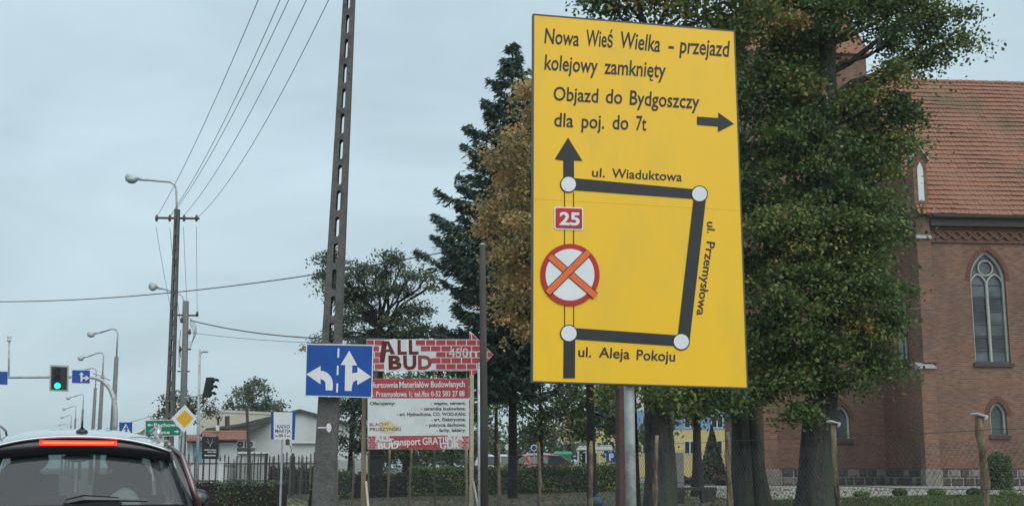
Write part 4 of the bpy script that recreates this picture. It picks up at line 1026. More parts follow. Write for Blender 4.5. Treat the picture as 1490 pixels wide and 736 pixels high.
for (s, x0, y0, x1, y1, cap, bo) in [
    ('Nowa', 792, 63, 842, 67.5, 21.5, .012), ('Wieś', 852, 67, 891, 69.5, 23, .012), ('Wielka', 901, 69.5, 960, 76, 23, .012), ('-', 972, 76, 980, 76.6, 21, .012), ('przejazd', 989, 77, 1060, 83, 22.5, .012),
    ('kolejowy', 792, 101.5, 869, 107, 21.5, .012), ('zamkniety', 879, 107.5, 968, 113.5, 21.5, .012),
    ('Objazd', 805, 146, 870, 149.5, 19.5, .012), ('do', 881, 150, 905, 151.5, 20, .012), ('Bydgoszczy', 916, 152.5, 1017, 158.5, 20.5, .012),
    ('dla', 806, 184, 834, 185.5, 19.5, .012), ('poj.', 846, 186, 879, 187.5, 19.5, .012), ('do', 891, 188, 914, 189, 20, .012), ('7t', 925, 189.5, 940, 190.3, 20.5, .012),
    ('ul.', 861, 257, 880, 258.2, 12.5, .012), ('Wiaduktowa', 890, 258.5, 992, 264, 13, .012),
    ('ul.', 841, 518.5, 860, 519.3, 14, .014), ('Aleja', 871, 519.5, 916, 522, 14.5, .014), ('Pokoju', 926, 523, 982, 525.5, 14.5, .014)]:
    mb = MB(); text(mb, pl, s, x0, y0, x1, y1, cap, .003, bo); mb.build('lettering', M['print_black'], t, uv=False)
mb = MB(); pl.poly(mb, [(947, 111.5), (949, 111.7), (947, 114.5), (947.5, 116.5), (950.5, 116.3), (950, 118), (946.5, 118.2), (945, 115.5)], .003); mb.build('lettering', M['print_black'], t)
mb = MB(); text(mb, pl, 'ul.', 1029, 322, 1029, 339, 11, .003, .014, slant=(.99, .14)); mb.build('lettering', M['print_black'], t, uv=False)
mb = MB(); text(mb, pl, 'Przemysłowa', 1028.5, 351, 1013.5, 458, 12, .003, .014, slant=(.99, .14)); mb.build('lettering', M['print_black'], t, uv=False)
def mk(name, pts, mt, off, **k): mb_ = MB(); pl.poly(mb_, pts, off, .0015); return mb_.build(name, M[mt], t)
mk('right_arrow', [(1014, 170), (1045, 172), (1045, 164), (1068, 180.5), (1044.5, 192.5), (1044.5, 184.5), (1014, 182)], 'print_black', .003)
mk('up_arrow', [(819.5, 270), (819.5, 234), (807, 232), (826.5, 200.5), (847.5, 234.5), (835, 234), (835.5, 270)], 'print_black', .003)
mk('route_line', [(836, 259.5), (1010, 275.5), (1008, 289.5), (836, 277)], 'print_black', .004)
mk('route_line', [(1009, 290), (1027, 290), (1003, 498), (986, 488)], 'print_black', .0045)
mk('route_line', [(836, 477), (985, 487.5), (985, 503.5), (836, 493.5)], 'print_black', .004)
mk('route_line', [(820, 492), (837, 492), (836.5, 550), (819.5, 550)], 'print_black', .0035)
for x in (821.3, 834.6): mk('closed_road_line', [(x - .7, 280), (x + .7, 280), (x + .9, 478), (x - .5, 478)], 'print_black', .003)
for (x, y, r) in ((827, 268.5, 12.3), (1017.5, 282.5, 12.3), (827.5, 485, 12.8), (991, 497, 12.5)):
    mb = MB(); pl.disc(mb, x, y, r, r, .006); rg = mb.build('junction_ring', M['print_black'], t); mb = MB(); pl.disc(mb, x, y, r - 1.6, r - 1.6, .008); mb.build('junction_disc', M['print_white'], rg)
def rr(x0, y0, x1, y1, r, sk=(0, 0)):
    out = []
    for (cx, cy, a0) in ((x1 - r, y0 + r, -90), (x1 - r, y1 - r, 0), (x0 + r, y1 - r, 90), (x0 + r, y0 + r, 180)):
        for k in range(5): a = R(a0 + 22.5 * k); x = cx + r * math.cos(a); out.append((x, cy + r * math.sin(a) + (x - x0) * .03))
    return out
a = mk('route_shield', rr(806.5, 301, 848.5, 334, 3), 'print_white', .005)
mb = MB(); pl.poly(mb, rr(808.2, 302.8, 846.8, 332.2, 2.2), .0065, .0015); mb.build('shield_face', M['print_red'], a)
mb = MB(); text(mb, pl, '25', 813.5, 327, 843, 328, 17.5, .0085, .03); mb.build('lettering', M['print_white'], a)
mb = MB(); pl.disc(mb, 829, 400, 43, 45, .0095, n=48); cl = mb.build('closed_road_ring', M['print_red'], t)
mb = MB(); pl.disc(mb, 829, 400, 35.5, 37.5, .0112, n=48); mb.build('closed_road_disc', M['print_white'], cl)
for (p, q, o_) in (((799.5, 373.5), (866, 431), .0135), ((856, 367), (796, 426.5), .0165)):
    for wd_, mt, oo in ((5.6, 'print_black', 0), (4.3, 'orange_tape', .0012)):
        dx, dy = q[0] - p[0], q[1] - p[1]; l = math.hypot(dx, dy); nx, ny = -dy / l * wd_, dx / l * wd_
        ee = 0 if wd_ > 5 else .012
        mb = MB(); pl.poly(mb, [(p[0] + nx, p[1] + ny), (p[0] - nx, p[1] - ny), (q[0] - nx, q[1] - ny), (q[0] + nx, q[1] + ny)], o_ + oo, .0012); mb.build('cross_tape', M[mt], t)

# ================================================================ BUILDERS' MERCHANT BOARDS
DA = 30.0
pl = Plane(620, 570, DA); b = gp(608, DA + .1)
t = thing('merchant_board', 'large weathered red and white builders merchant board on timber posts', 'billboard', tuple(b))
DEEP = .04
mb = MB(); pl.rect(mb, 535, 550.5, 682.5, 653, 0, DEEP); mb.build('panel', M['board_white'], t)
mb = MB(); pl.rect(mb, 535.2, 550.8, 682.3, 579, .003); pl.poly(mb, [(567, 633.8), (652, 633), (651, 652.6), (567, 652.8)], .003); mb.build('red_bands', M['board_red'], t)
def tt(name, mt, pln, par, items):
    for a in items:
        mb_ = MB(); text(mb_, pln, *a); mb_.build(name, M[mt], par, uv=False)
tt('white_lettering', 'board_white', pl, t, [('Hurtownia', 539, 563.8, 579, 563.4, 8, .005, .02), ('Materiałów', 581, 563.4, 624.5, 563, 8.5, .005, .02), ('Budowlanych', 627, 563, 676.5, 562.4, 8.5, .005, .02),
    ('ul. Przemysłowa 1;', 537, 576.8, 600, 576.5, 7.5, .005, .02), ('tel./fax 0-52 583 27 88', 603, 576.5, 676, 575.8, 7.5, .005, .02), ('Transport', 566, 648, 612, 646.5, 10, .006, .02), ('GRATIS', 615, 646.5, 652, 645, 10, .006, .02)])
tt('black_lettering', 'print_black', pl, t, [('Oferujemy:', 538, 588.8, 575, 588.6, 4.6, .004, .025)] + [(s_, x0, y, 677.3, y - .3, 4.7, .004, .025) for (s_, x0, y) in (('- wapno, cement;', 627, 588.6), ('- ceramika budowlana;', 612.5, 596.5), ('- art. Hydrauliczne, CO, WOD-KAN;', 577.5, 604.6), ('- art. Elektryczne;', 627.5, 612.3), ('- pokrycia dachowe;', 620, 620.2), ('- farby, lakiery;', 635, 627.8))])
mb = MB(); pl.poly(mb, [(553, 614), (567, 611.5), (584, 624), (567, 631), (553, 628)], .003); lg = mb.build('supplier_logo', M['logo_yellow'], t)
mb = MB(); text(mb, pl, 'BLACHY', 538, 619.3, 566.5, 618.8, 4.2, .005, .01); text(mb, pl, 'PRUSZYNSKI', 538, 626.6, 583, 626, 4.8, .005, .02); mb.build('lettering', M['board_maroon'], lg, uv=False)
for xa_, xb_ in ((535.3, 566.5), (652.5, 682.3)): mb = MB(); pl.rect(mb, xa_, 634, xb_, 652.6, .0025); mb.build('faded_band', M['faded_pink'], t)
tt('pale_lettering', 'board_white', pl, t, [('ALL', 545, 641.5, 569, 641, 8.5, .0065, .03), ('BUD', 550, 652.3, 580, 651.8, 8, .0065, .03), ('AJA', 648, 641.5, 675, 640.5, 8.5, .0065, .03), ('GUR', 640, 652, 669, 651.4, 8, .0065, .03)])
mb = MB()
for (xa, xb) in ((536, 549), (672, 682)):
    for r_ in range(5):
        for c_ in range(3):
            x0 = xa + c_ * 5.2 + (r_ % 2) * 2.2
            if x0 + 4.3 < xb: pl.rect(mb, x0, 634.5 + r_ * 3.7, x0 + 4.4, 637.3 + r_ * 3.7, .003)
pl.poly(mb, [(585, 652.8), (567, 652.8), (567, 650), (585, 650)], .002)
mb.build('printed_bricks', M['board_red'], t, uv=False)
# arrow-shaped upper board
pa = Plane(620, 515, DA)
arrow = [(533.5, 494), (683, 494), (683, 484), (720, 516), (683, 549), (683, 539.5), (534.5, 539.5)]
mb = MB(); pa.rect(mb, 533.5, 493.5, 683.3, 539.5, 0, DEEP); pa.poly(mb, [(683, 481.5), (685, 482), (718, 516), (685, 549.5), (683, 549)], -.001, DEEP); mb.build('arrow_panel', M['board_white'], t)
bm_ = [[], []]
body_ = [(534, 494.2), (683, 494.2), (683, 539), (534, 539)]; head_ = [(683, 483.5), (686, 484.0), (717.5, 516), (686, 548), (683, 547.5)]
for r_ in range(8):
    y0 = 485.9 + r_ * 8.7; 
    for c_ in range(14):
        x0 = 523 + c_ * 14.9 + (r_ % 2) * 7.4
        q = [(x0, y0), (x0 + 13.6, y0), (x0 + 13.6, y0 + 7.5), (x0, y0 + 7.5)]
        for zone in (body_, head_):
            cpoly = clip(q, zone)
            if len(cpoly) > 2:
                cx = sum(v[0] for v in cpoly) / len(cpoly); cy = sum(v[1] for v in cpoly) / len(cpoly)
                if zone is body_ and ((577 < cx < 611 and cy < 516) or (556 < cx < 628 and cy > 514) or (553 < cx < 582 and cy < 516)): continue
                bm_[0].append(cpoly)
for q in bm_[0]:
    mb = MB(); pa.poly(mb, q, .003); mb.build('printed_brick', M['board_red'], t, uv=False)
mb = MB(); pa.poly(mb, [(556, 496), (566, 496), (575, 515), (568.5, 515), (567, 511.5), (562, 511.5), (559, 527.5), (552, 527.5)], .006)
text(mb, pa, 'L', 578.5, 514.8, 592, 514.7, 19.5, .006, .035); text(mb, pa, 'L', 595, 514.7, 609, 514.5, 19.5, .006, .035)
for q_, xa_, xb_ in (('B', 565.5, 584.5), ('U', 587, 606), ('D', 608.5, 628.5)): text(mb, pa, q_, xa_, 536.6, xb_, 536.2, 18.5, .006, .045); mb.build('brand_lettering', M['board_maroon'], t, uv=False)
mb = MB(); pa.poly(mb, [(561.5, 508), (566, 508), (563.8, 500.5)], .0075); mb.build('letter_counter', M['board_white'], t)
mb = MB(); text(mb, pa, '450', 653, 520, 681.5, 519.5, 13, .007, .0); text(mb, pa, 'm', 683.5, 519.4, 702, 519, 13, .007, .0); mb.build('distance_lettering', M['board_white'], t, uv=False)
def post(mb, px, y0, y1, d, r, n=8, lean=0.0):
    a = at(px, y0, d); bb = gp(px, d); mb.tube([(bb.x, bb.y, bb.z - .2), (a.x + lean, a.y, a.z)], r, n)
for (px, y0, mt, r_, dd) in ((530.5, 560, 'raw_wood', .06, .12), (686.5, 545, 'cream_paint', .055, .12)):
    mb = MB(); post(mb, px, y0, 0, DA + dd, r_); mb.build('post', M[mt], t)
for px in (558, 632, 679): mb = MB(); mb.tube([pa.p(px, 495, -.07), pa.p(px, 575, -.07)], .018, 6); mb.build('batten', M['raw_wood'], t)
for (xa, xb) in ((532.5, 540), (688.5, 701)):
    mb = MB(); a = at(xa, 700, DA + .1); c = gp(xb, DA - .5); mb.tube([a, c], .03, 6); mb.build('brace', M['cream_paint'], t)
mb = MB(); pa.poly(mb, [(535, 541), (550, 541), (548, 551), (537, 551)], -.02, .03); mb.build('patch', M['steel_dark'], t)

# dark plain pole and thin pale pole beside the boards
b = gp(706, 22); tp = at(702, 356, 22)
t = thing('timber_pole', 'plain dark timber pole standing just right of the merchant board', 'pole', tuple(b))
mb = MB(); mb.tube([b - Vector((0, 0, .3)), b.lerp(tp, .5), tp], [.078, .07, .055], 10); mb.build('shaft', M['dark_pole'], t, smooth=True)
mb = MB(); mb.ball(tp, (.055, .055, .03), 8, 4); mb.build('cap', M['mastic'], t)
b = gp(698.5, 24); tp = at(697, 530, 24)
t = thing('thin_pale_post', 'thin pale steel post close behind the dark timber pole', 'post', tuple(b))
mb = MB(); mb.tube([b - Vector((0, 0, .2)), tp], .032, 10); mb.build('shaft', M['galv'], t, smooth=True); mb = MB(); mb.ball(tp, .036, 8, 5); mb.build('cap', M['galv'], t)

# ================================================================ CHURCHYARD FENCE OF BARKED POSTS
def fpost_px(tt): return 112 + 6890 / (tt + 5.25)
Lf = 8.45; SP = 2.5
tanY = math.tan(YAW)
def fpos(tt): return Vector((Lf, (tt + 5.25) * SP - Lf * tanY, GH(Lf, 5)))
t = thing('post_fence', 'long wire mesh fence on rough barked timber posts before the church', 'fence', tuple(fpos(0)))
hts = {0: 607, 1: 617, 2: 628, 3: 633, 4: 641, 5: 643, 6: 645, 7: 650, 8: 651, 9: 653, 10: 654, 11: 655}
ft = {}
for i in range(-2, 27):
    p = fpos(i + random.uniform(-.03, .03)); d = (p - EYEP).dot(HF); v = p - EYEP
    px = CX + F * v.dot(RT) / (v.dot(HF) / math.cos(PITCH) ) * 1.0
    # height from the photograph
    ht = hts.get(i, 668)
    zt = at(745, ht, d).z if i in hts else 1.86
    lean_ = (random.uniform(-.04, .04), random.uniform(-.05, .05)); n = 14; pts = []; rs = []; r0 = .041 if i < 7 else .036
    for k in range(n):
        s_ = k / (n - 1); pts.append(Vector((p.x + random.uniform(-.007, .007) + lean_[0] * s_ + .02 * math.sin(s_ * 4 + i), p.y + random.uniform(-.007, .007) + lean_[1] * s_, p.z - .3 + (zt - p.z + .3) * s_))); rs.append(r0 * random.choice((.72, .9, .9, 1.0, 1.0, 1.25)) * (1.12 - .25 * s_))
    mb = MB(); mb.tube(pts, rs, 8); po = mb.build('post', M['bark_peel'] if i < 7 else M['raw_wood'], t, smooth=True)
    ft[i] = pts[-1]
    if i in (0, 1): mb = MB(); c = pts[-1] + Vector((0, 0, .02)); mb.box(c, (.115, .11, .022), Matrix.Rotation(.25, 3, 'Y')); mb.box(c + RT * .045 - Vector((0, 0, .03)), (.02, .11, .06), Matrix.Rotation(.3, 3, 'Y')); mb.build('cap', M['mastic'], po, smooth=True)
# strands and mesh
mb = MB()
def zt_at(y, z): return Vector((Lf - .06, y, z))
ya, yb = fpos(-2).y, fpos(26).y
for z in (1.72, 1.15, .62, .2):
    n = 90; mb.tube([zt_at(ya + (yb - ya) * k / n, z - .02 * abs(math.sin(math.pi * (ya + (yb - ya) * k / n) / SP))) for k in range(n + 1)], .0035, 3, cap=False)
mb.build('strand_wire', M['wire'], t, kind='stuff', uv=False)
mb = MB(); zb, ztp = .14, 1.60; hh = ztp - zb; pit = .085; y = ya
while y < yb - hh:
    for (y0_, y1_) in ((y, y + hh), (y + hh, y)):
        a = zt_at(y0_, zb); c = zt_at(y1_, ztp); o_ = Vector((.003, 0, 0)); w_ = Vector((0, .0011, .0011 if y1_ < y0_ else -.0011))
        mb.add([a - w_, a + w_, c + w_, c - w_, a + o_, c + o_], [(0, 1, 2, 3), (0, 3, 5, 4), (1, 4, 5, 2)])
    y += pit
mb.build('wire_mesh', M['wire'], t, kind='stuff', uv=False)
# ================================================================ CHURCH
from mathutils.geometry import tessellate_polygon
DC = 58.0; CROT = 4.5
c0 = gp(1353, DC)
ch = thing('brick_church', 'old red brick church with steep clay tile roof and pointed windows', 'church', tuple(c0), -YAW + R(CROT))
CM = MW[ch.name]; CI = CM.inverted()
def lo(px, py, y=None, x=None):
    """point of the church (in its own axes) seen at a pixel, on the plane y = const or x = const"""
    o = CI @ EYEP; d = (CI.to_3x3() @ ray(px, py))
    k = (y - o.y) / d.y if y is not None else (x - o.x) / d.x
    return o + d * k
ZE = lo(1420, 316, y=0).z; ZR = lo(1420, 121, y=5.5).z
NL = 17.0
def gothic(cx, hw, z0, zs, za, n=7):
    k = ((za - zs) ** 2 - hw ** 2) / (2 * hw); rad = hw + k; a1 = math.asin(min(1, (za - zs) / rad))
    rt = [(cx - k + rad * math.cos(a1 * i / n), zs + rad * math.sin(a1 * i / n)) for i in range(n + 1)]
    lf = [(2 * cx - x, z) for x, z in rt[:-1]][::-1]
    return [(cx - hw, z0)][:0] + [(cx + hw, z0)] + rt + lf + [(cx - hw, z0)]
def wall(mb, outer, holes, fn):
    polys = [[Vector((a, b, 0)) for a, b in outer]] + [[Vector((a, b, 0)) for a, b in h] for h in holes]
    flat = [v for p in polys for v in p]
    tris = tessellate_polygon(polys)
    mb.add([fn(v.x, v.y, 0) for v in flat], [tuple(t_) for t_ in tris])
    for h in holes:
        n = len(h); o = [fn(a, b, 0) for a, b in h] + [fn(a, b, .42) for a, b in h]
        mb.add(o, [(i, (i + 1) % n, n + (i + 1) % n, n + i) for i in range(n)])
front = lambda a, b, dep: Vector((a, dep, b))
side = lambda a, b, dep: Vector((dep, a, b))
towf = lambda a, b, dep: Vector((a, 5.5 + dep, b))
# windows
def gwindow(fn, cx, hw, z0, zs, za, tracery, sign=1):
    fr = gothic(cx, hw, z0, zs, za); inn = gothic(cx, hw - .10, z0 + .10, zs, za - .16)
    mb = MB(); n = len(fr)
    vs = [fn(a, b, .16) for a, b in fr] + [fn(a, b, .16) for a, b in inn] + [fn(a, b, .30) for a, b in inn]
    mb.add(vs, [(i, (i + 1) % n, n + (i + 1) % n, n + i) for i in range(n)] + [(n + i, n + (i + 1) % n, 2 * n + (i + 1) % n, 2 * n + i) for i in range(n)])
    w_ = mb.build('window', M['stone_trim'], ch, world=False)
    def bar(a, b, c, d, dep=.20, th=.05, r=.035, m='stone_trim', name='mullion'):
        mb = MB(); mb.tube([fn(a, b, dep), fn(c, d, dep)], r, 6); mb.build(name, M[m], w_, world=False)
    def curve(pts, r=.035, name='tracery'):
        mb = MB(); mb.tube([fn(a, b, .20) for a, b in pts], r, 6); mb.build(name, M['stone_trim'], w_, world=False)
    if tracery == 2:
        bar(cx, z0 + .1, cx, zs - .1, r=.075)
        q = hw / 2 - .02
        for s in (-1, 1):
            g_ = gothic(cx + s * q, q, zs - .3, zs - .25, zs + .32, 5); curve(g_[1:-1], .045)
        rr_ = .36; cz = zs + .62; curve([(cx + rr_ * math.cos(2 * math.pi * k / 16), cz + rr_ * math.sin(2 * math.pi * k / 16)) for k in range(17)], .04)
        for k in range(1, 7): zz = z0 + (zs - z0) * k / 6.3; mb = MB(); mb.tube([fn(cx - hw + .06, zz, .25), fn(cx + hw - .06, zz, .25)], .022, 5); mb.build('saddle_bar', M['steel_dark'], w_, world=False)
    if tracery == 1: bar(cx, z0 + .1, cx, za - .3, r=.06)
    gl = gothic(cx, hw - .02, z0 + .02, zs, za - .03)
    # panes between the mullions, each slightly out of true
    mb = MB(); 
    nrow = 7 if tracery == 2 else (6 if tracery == 1 else 3); ncol = 2 if tracery else 1
    mb.add([fn(a, b, .30) for a, b in gl], [tuple(range(len(gl)))])
    mb.build('glass', M['church_glass'], w_, world=False)
    if tracery == 2:
        for c_ in range(2):
            for r_ in range(6):
                z1 = z0 + .12 + (zs - .25 - z0) * r_ / 6; z2 = z0 + .12 + (zs - .25 - z0) * (r_ + 1) / 6 - .02
                xa = cx - hw + .12 if c_ == 0 else cx + .07; xb = cx - .07 if c_ == 0 else cx + hw - .12
                j = [random.uniform(-.02, .02) for _ in range(4)]
                mb = MB(); mb.add([fn(xa, z1, .27 + j[0]), fn(xb, z1, .27 + j[1]), fn(xb, z2, .27 + j[2]), fn(xa, z2, .27 + j[3])], [(0, 1, 2, 3)]); mb.build('pane', M[random.choice(('church_glass', 'church_glass', 'glass_dark'))], w_, world=False)  # darker panes mixed in at random to imitate uneven reflections
    mb = MB(); a = [(cx - hw - .1, z0 + .02, -.10), (cx + hw + .12, z0 + .02, -.10), (cx + hw + .12, z0 + .14, .2), (cx - hw - .1, z0 + .14, .2)]
    mb.hexa([fn(q[0], q[1] - .16, q[2]) for q in a], [fn(*q) for q in a]); mb.build('sill', M['dark_board'], w_, world=False)
    # moulded brick arch, brick by brick along the head
    return w_
zb, zt_ = lo(1438, 529, y=0).z, lo(1436, 364, y=0).z
wx = lo(1441, 460, y=0).x; zs_ = lo(1436, 408, y=0).z
sx = lo(1453, 610, y=0).x; sz0, sz1, szs = lo(1453, 634, y=0).z, lo(1451, 584, y=0).z, lo(1452, 604, y=0).z
H1 = gothic(wx, .86, zb, zs_, zt_); H2_ = gothic(sx, .40, sz0, szs, sz1)
xs_next = [wx + 5.2, wx + 10.4]
HX = [gothic(x, .86, zb, zs_, zt_) for x in xs_next if x < NL - 1.5]
mb = MB(); wall(mb, [(0, 0), (NL, 0), (NL, ZE), (0, ZE)], [H1, H2_] + HX, front)
mb.build('wall', M['brick'], ch, world=False)
gwindow(front, wx, .86, zb, zs_, zt_, 2); gwindow(front, sx, .40, sz0, szs, sz1, 0)
for x in xs_next:
    if x < NL - 1.5: gwindow(front, x, .86, zb, zs_, zt_, 2)
# side wall with thin window and gable
wy0, wy1 = lo(1322, 500, x=0).y, lo(1304, 500, x=0).y; wyc = (wy0 + wy1) / 2; whw = min(.85, abs(wy1 - wy0) / 2)
SZ0, SZ1 = lo(1313, 531, x=0).z, lo(1313, 418, x=0).z
HS = gothic(wyc, whw, SZ0, SZ1 - 1.2, SZ1)
mb = MB(); wall(mb, [(.001, 0), (11, 0), (11, ZE), (5.5, ZR - .1), (.001, ZE)], [HS], side); mb.build('wall', M['brick'], ch, world=False)
gwindow(side, wyc, whw, SZ0, SZ1 - 1.2, SZ1, 1)
mb = MB(); mb.add([(0, 11, 0), (NL, 11, 0), (NL, 11, ZE), (0, 11, ZE)], [(0, 1, 2, 3)]); mb.add([(NL, 0, 0), (NL, 11, 0), (NL, 11, ZE), (NL, 5.5, ZR - .1), (NL, 0, ZE)], [(0, 1, 2, 3, 4)]); mb.build('wall', M['brick'], ch, world=False)
# brick arches over the openings: voussoirs
def voussoirs(fn, cx, hw, zs, za, wd, proud, name):
    g_ = gothic(cx, hw, zs - .02, zs, za, 12)[1:-1]; o_ = gothic(cx, hw + wd, zs - .02, zs, za + wd * 1.25, 12)[1:-1]
    mb = MB()
    for i in range(len(g_) - 1):
        L4 = []
        for k in (0.06, .94):
            for P_, Q_ in ((g_[i], g_[i + 1]), (o_[i], o_[i + 1])): L4.append((P_[0] + (Q_[0] - P_[0]) * k, P_[1] + (Q_[1] - P_[1]) * k))
        q = [L4[0], L4[1], L4[3], L4[2]]; mb.hexa([fn(a, b, .05) for a, b in q], [fn(a, b, -proud - random.uniform(0, .01)) for a, b in q])
    mb.build(name, M['brick_red'], ch, world=False, kind='stuff')
voussoirs(front, wx, .88, zs_, zt_, .20, .03, 'window_arch'); voussoirs(front, sx, .42, szs, sz1, .22, .03, 'window_arch')
# tower with its own front at y = 5.5
TXL = lo(1077, 640, y=5.5).x; TH = lo(1250, 80, y=5.5).z
tx = lo(1225, 615, y=5.5).x; tz0, tz1, tzs = lo(1225, 641, y=5.5).z, lo(1225, 589, y=5.5).z, lo(1225, 610, y=5.5).z
HT = gothic(tx, .42, tz0, tzs, tz1)
mb = MB(); wall(mb, [(TXL, 0), (-.002, 0), (-.002, TH), (TXL, TH)], [HT], towf)
mb.add([(0 - .002, 5.5, ZE), (-.002, 8.6, ZE), (-.002, 8.6, TH), (-.002, 5.5, TH)], [(0, 1, 2, 3)]); mb.add([(TXL, 5.5, 0), (TXL, 8.6, 0), (TXL, 8.6, TH), (TXL, 5.5, TH)], [(0, 1, 2, 3)]); mb.add([(TXL, 8.6, 0), (0, 8.6, 0), (0, 8.6, TH), (TXL, 8.6, TH)], [(0, 1, 2, 3)])
mb.build('tower', M['brick'], ch, world=False)
gwindow(towf, tx, .42, tz0, tzs, tz1, 0); voussoirs(towf, tx, .44, tzs, tz1, .2, .03, 'window_arch')
mb = MB(); q = [(TXL - .2, 5.3, TH), (.2, 5.3, TH), (.2, 8.8, TH), (TXL - .2, 8.8, TH)]; mb.add(q + [((TXL) / 2, 7.05, TH + 9)], [(0, 1, 4), (1, 2, 4), (2, 3, 4), (3, 0, 4), (3, 2, 1, 0)]); mb.build('tower_roof', M['tile'], ch, world=False)
# buttresses
def buttress(x0, x1, y0, y1, z1, pale=True, cap=True, plz=.78):
    mb = MB(); mb.b2((x0, y0, plz), (x1, y1, z1)); b_ = mb.build('buttress', M['brick'], ch, world=False)
    mb = MB(); mb.b2((x0 - .06, y0 - .06, -.2), (x1 + .06, y1, plz + .004)); mb.build('base', M['stone_pale'], b_, world=False)
    if cap: mb = MB(); mb.hexa([(x0 - .06, y0 - .08, z1), (x1 + .06, y0 - .08, z1), (x1 + .06, y1, z1), (x0 - .06, y1, z1)], [(x0 - .06, y0 - .08, z1 + .05), (x1 + .06, y0 - .08, z1 + .05), (x1 + .06, y1, z1 + .32), (x0 - .06, y1, z1 + .32)]); mb.build('cap', M['zinc'], b_, world=False)
bz = lo(1351, 536, y=-.5).z
xa, xb = lo(1343, 600, y=-.5).x, lo(1364, 600, y=-.5).x
buttress(xa, xb, -.5, -.002, bz)
for (p0, p1) in ((1112, 1131),):
    xa_, xb_ = lo(p0, 640, y=4.7).x, lo(p1, 640, y=4.7).x; buttress(xa_, xb_, 4.7, 5.497, 12.5)
# corner pilaster and pinnacle
pxa, pxb = lo(1333, 330, y=-.22).x, lo(1353, 330, y=-.22).x
ztop = lo(1340, 232, y=-.2).z
mb = MB(); mb.b2((pxa, -.22, bz + .3), (pxb, .45, ztop)); pn = mb.build('pinnacle', M['brick'], ch, world=False)
mb = MB(); cxp = (pxa + pxb) / 2; hwp = (pxb - pxa) / 2
mb.prism([(pxa - .02, -.24, ztop), (pxb + .02, -.24, ztop), (cxp, -.24, ztop + hwp * 1.5)], (0, .71, 0)); mb.build('gable', M['brick_red'], pn, world=False)
for s in (-1, 1):
    mb = MB(); e0 = Vector((cxp + s * (hwp + .12), 0, ztop - .10)); e1 = Vector((cxp, 0, ztop + hwp * 1.5 + .07)); th = Vector((0, 0, .08))
    mb.hexa([(e0.x, -.34, e0.z), (e1.x, -.34, e1.z), (e1.x, .52, e1.z), (e0.x, .52, e0.z)], [(e0.x, -.34, e0.z + .08), (e1.x, -.34, e1.z + .08), (e1.x, .52, e1.z + .08), (e0.x, .52, e0.z + .08)]); mb.build('gable_flashing', M['zinc'], pn, world=False)
g_ = gothic(cxp, hwp * .42, lo(1338, 292, y=-.24).z, lo(1338, 250, y=-.24).z, lo(1338, 236, y=-.24).z)
mb = MB(); mb.prism([(a, -.225, b) for a, b in g_], (0, -.03, 0)); mb.build('niche', M['board_white'], pn, world=False)
mb = MB(); zf = ztop + hwp * 1.5 + .1; mb.ball((cxp, .1, zf + .12), .13, 10, 6); mb.tube([(cxp, .1, zf), (cxp, .1, zf + .75)], .022, 6); mb.tube([(cxp - .15, .1, zf + .55), (cxp + .15, .1, zf + .55)], .02, 6); mb.build('finial', M['mastic'], pn, world=False)
mb = MB(); z_ = lo(1340, 347, y=-.3).z; mb.hexa([(pxa - .04, -.34, z_), (pxb + .02, -.34, z_), (pxb + .02, -.222, z_), (pxa - .04, -.222, z_)], [(pxa - .04, -.34, z_ + .04), (pxb + .02, -.34, z_ + .04), (pxb + .02, -.222, z_ + .18), (pxa - .04, -.222, z_ + .18)]); mb.build('ledge', M['zinc'], pn, world=False)
mb = MB(); mb.b2((pxb + .0, -.40, ZE - .1), (pxb + .30, -.1, ZE + .35)); mb.build('hopper', M['zinc'], ch, world=False)
# cornice, zigzag frieze
z_b = lo(1420, 331, y=0).z
mb = MB(); mb.b2((pxb + .01, -.34, z_b), (NL, -.003, ZE - .12)); mb.build('eaves_board', M['dark_board'], ch, world=False)
mb = MB(); mb.tube([(pxb + .05, -.50, ZE - .06), (NL, -.50, ZE - .06)], .085, 8); mb.build('gutter', M['dark_board'], ch, world=False)
f0, f1 = lo(1420, 350, y=-.03).z, lo(1420, 335, y=-.03).z
for (za, zc) in ((f0 - .12, f0 - .02), (f1 + .02, f1 + .10)):
    mb = MB(); mb.b2((pxb + .02, -.09, za), (NL, -.001, zc)); mb.build('string_course', M['brick_red'], ch, world=False)
mb = MB(); mb.b2((pxb + .25, -.06, f0 - .02), (pxb + .26, -.001, f1 + .02)); 
x = pxb + .3; per = .52
bar0 = None
while x < NL - per:
    for s in (0, 1):
        a = Vector((x + (0 if s == 0 else per), -.05 - .012 * s, f0 + .04)); c = Vector((x + (per if s == 0 else 0), -.05 - .012 * s, f1 - .04)); d_ = (c - a); ang = math.atan2(d_.z, d_.x)
        if bar0 is None:
            mbb = MB(); mbb.b2((-d_.length / 2, -.045, -.045), (d_.length / 2, .045, .045)); bar0 = mbb.build('frieze_brick', M['brick_red'], ch, world=False); o_ = bar0
        else: o_ = share('frieze_brick', bar0.data, ch)
        o_.location = (a + c) / 2; o_.rotation_euler = (0, -ang, 0)
    x += per
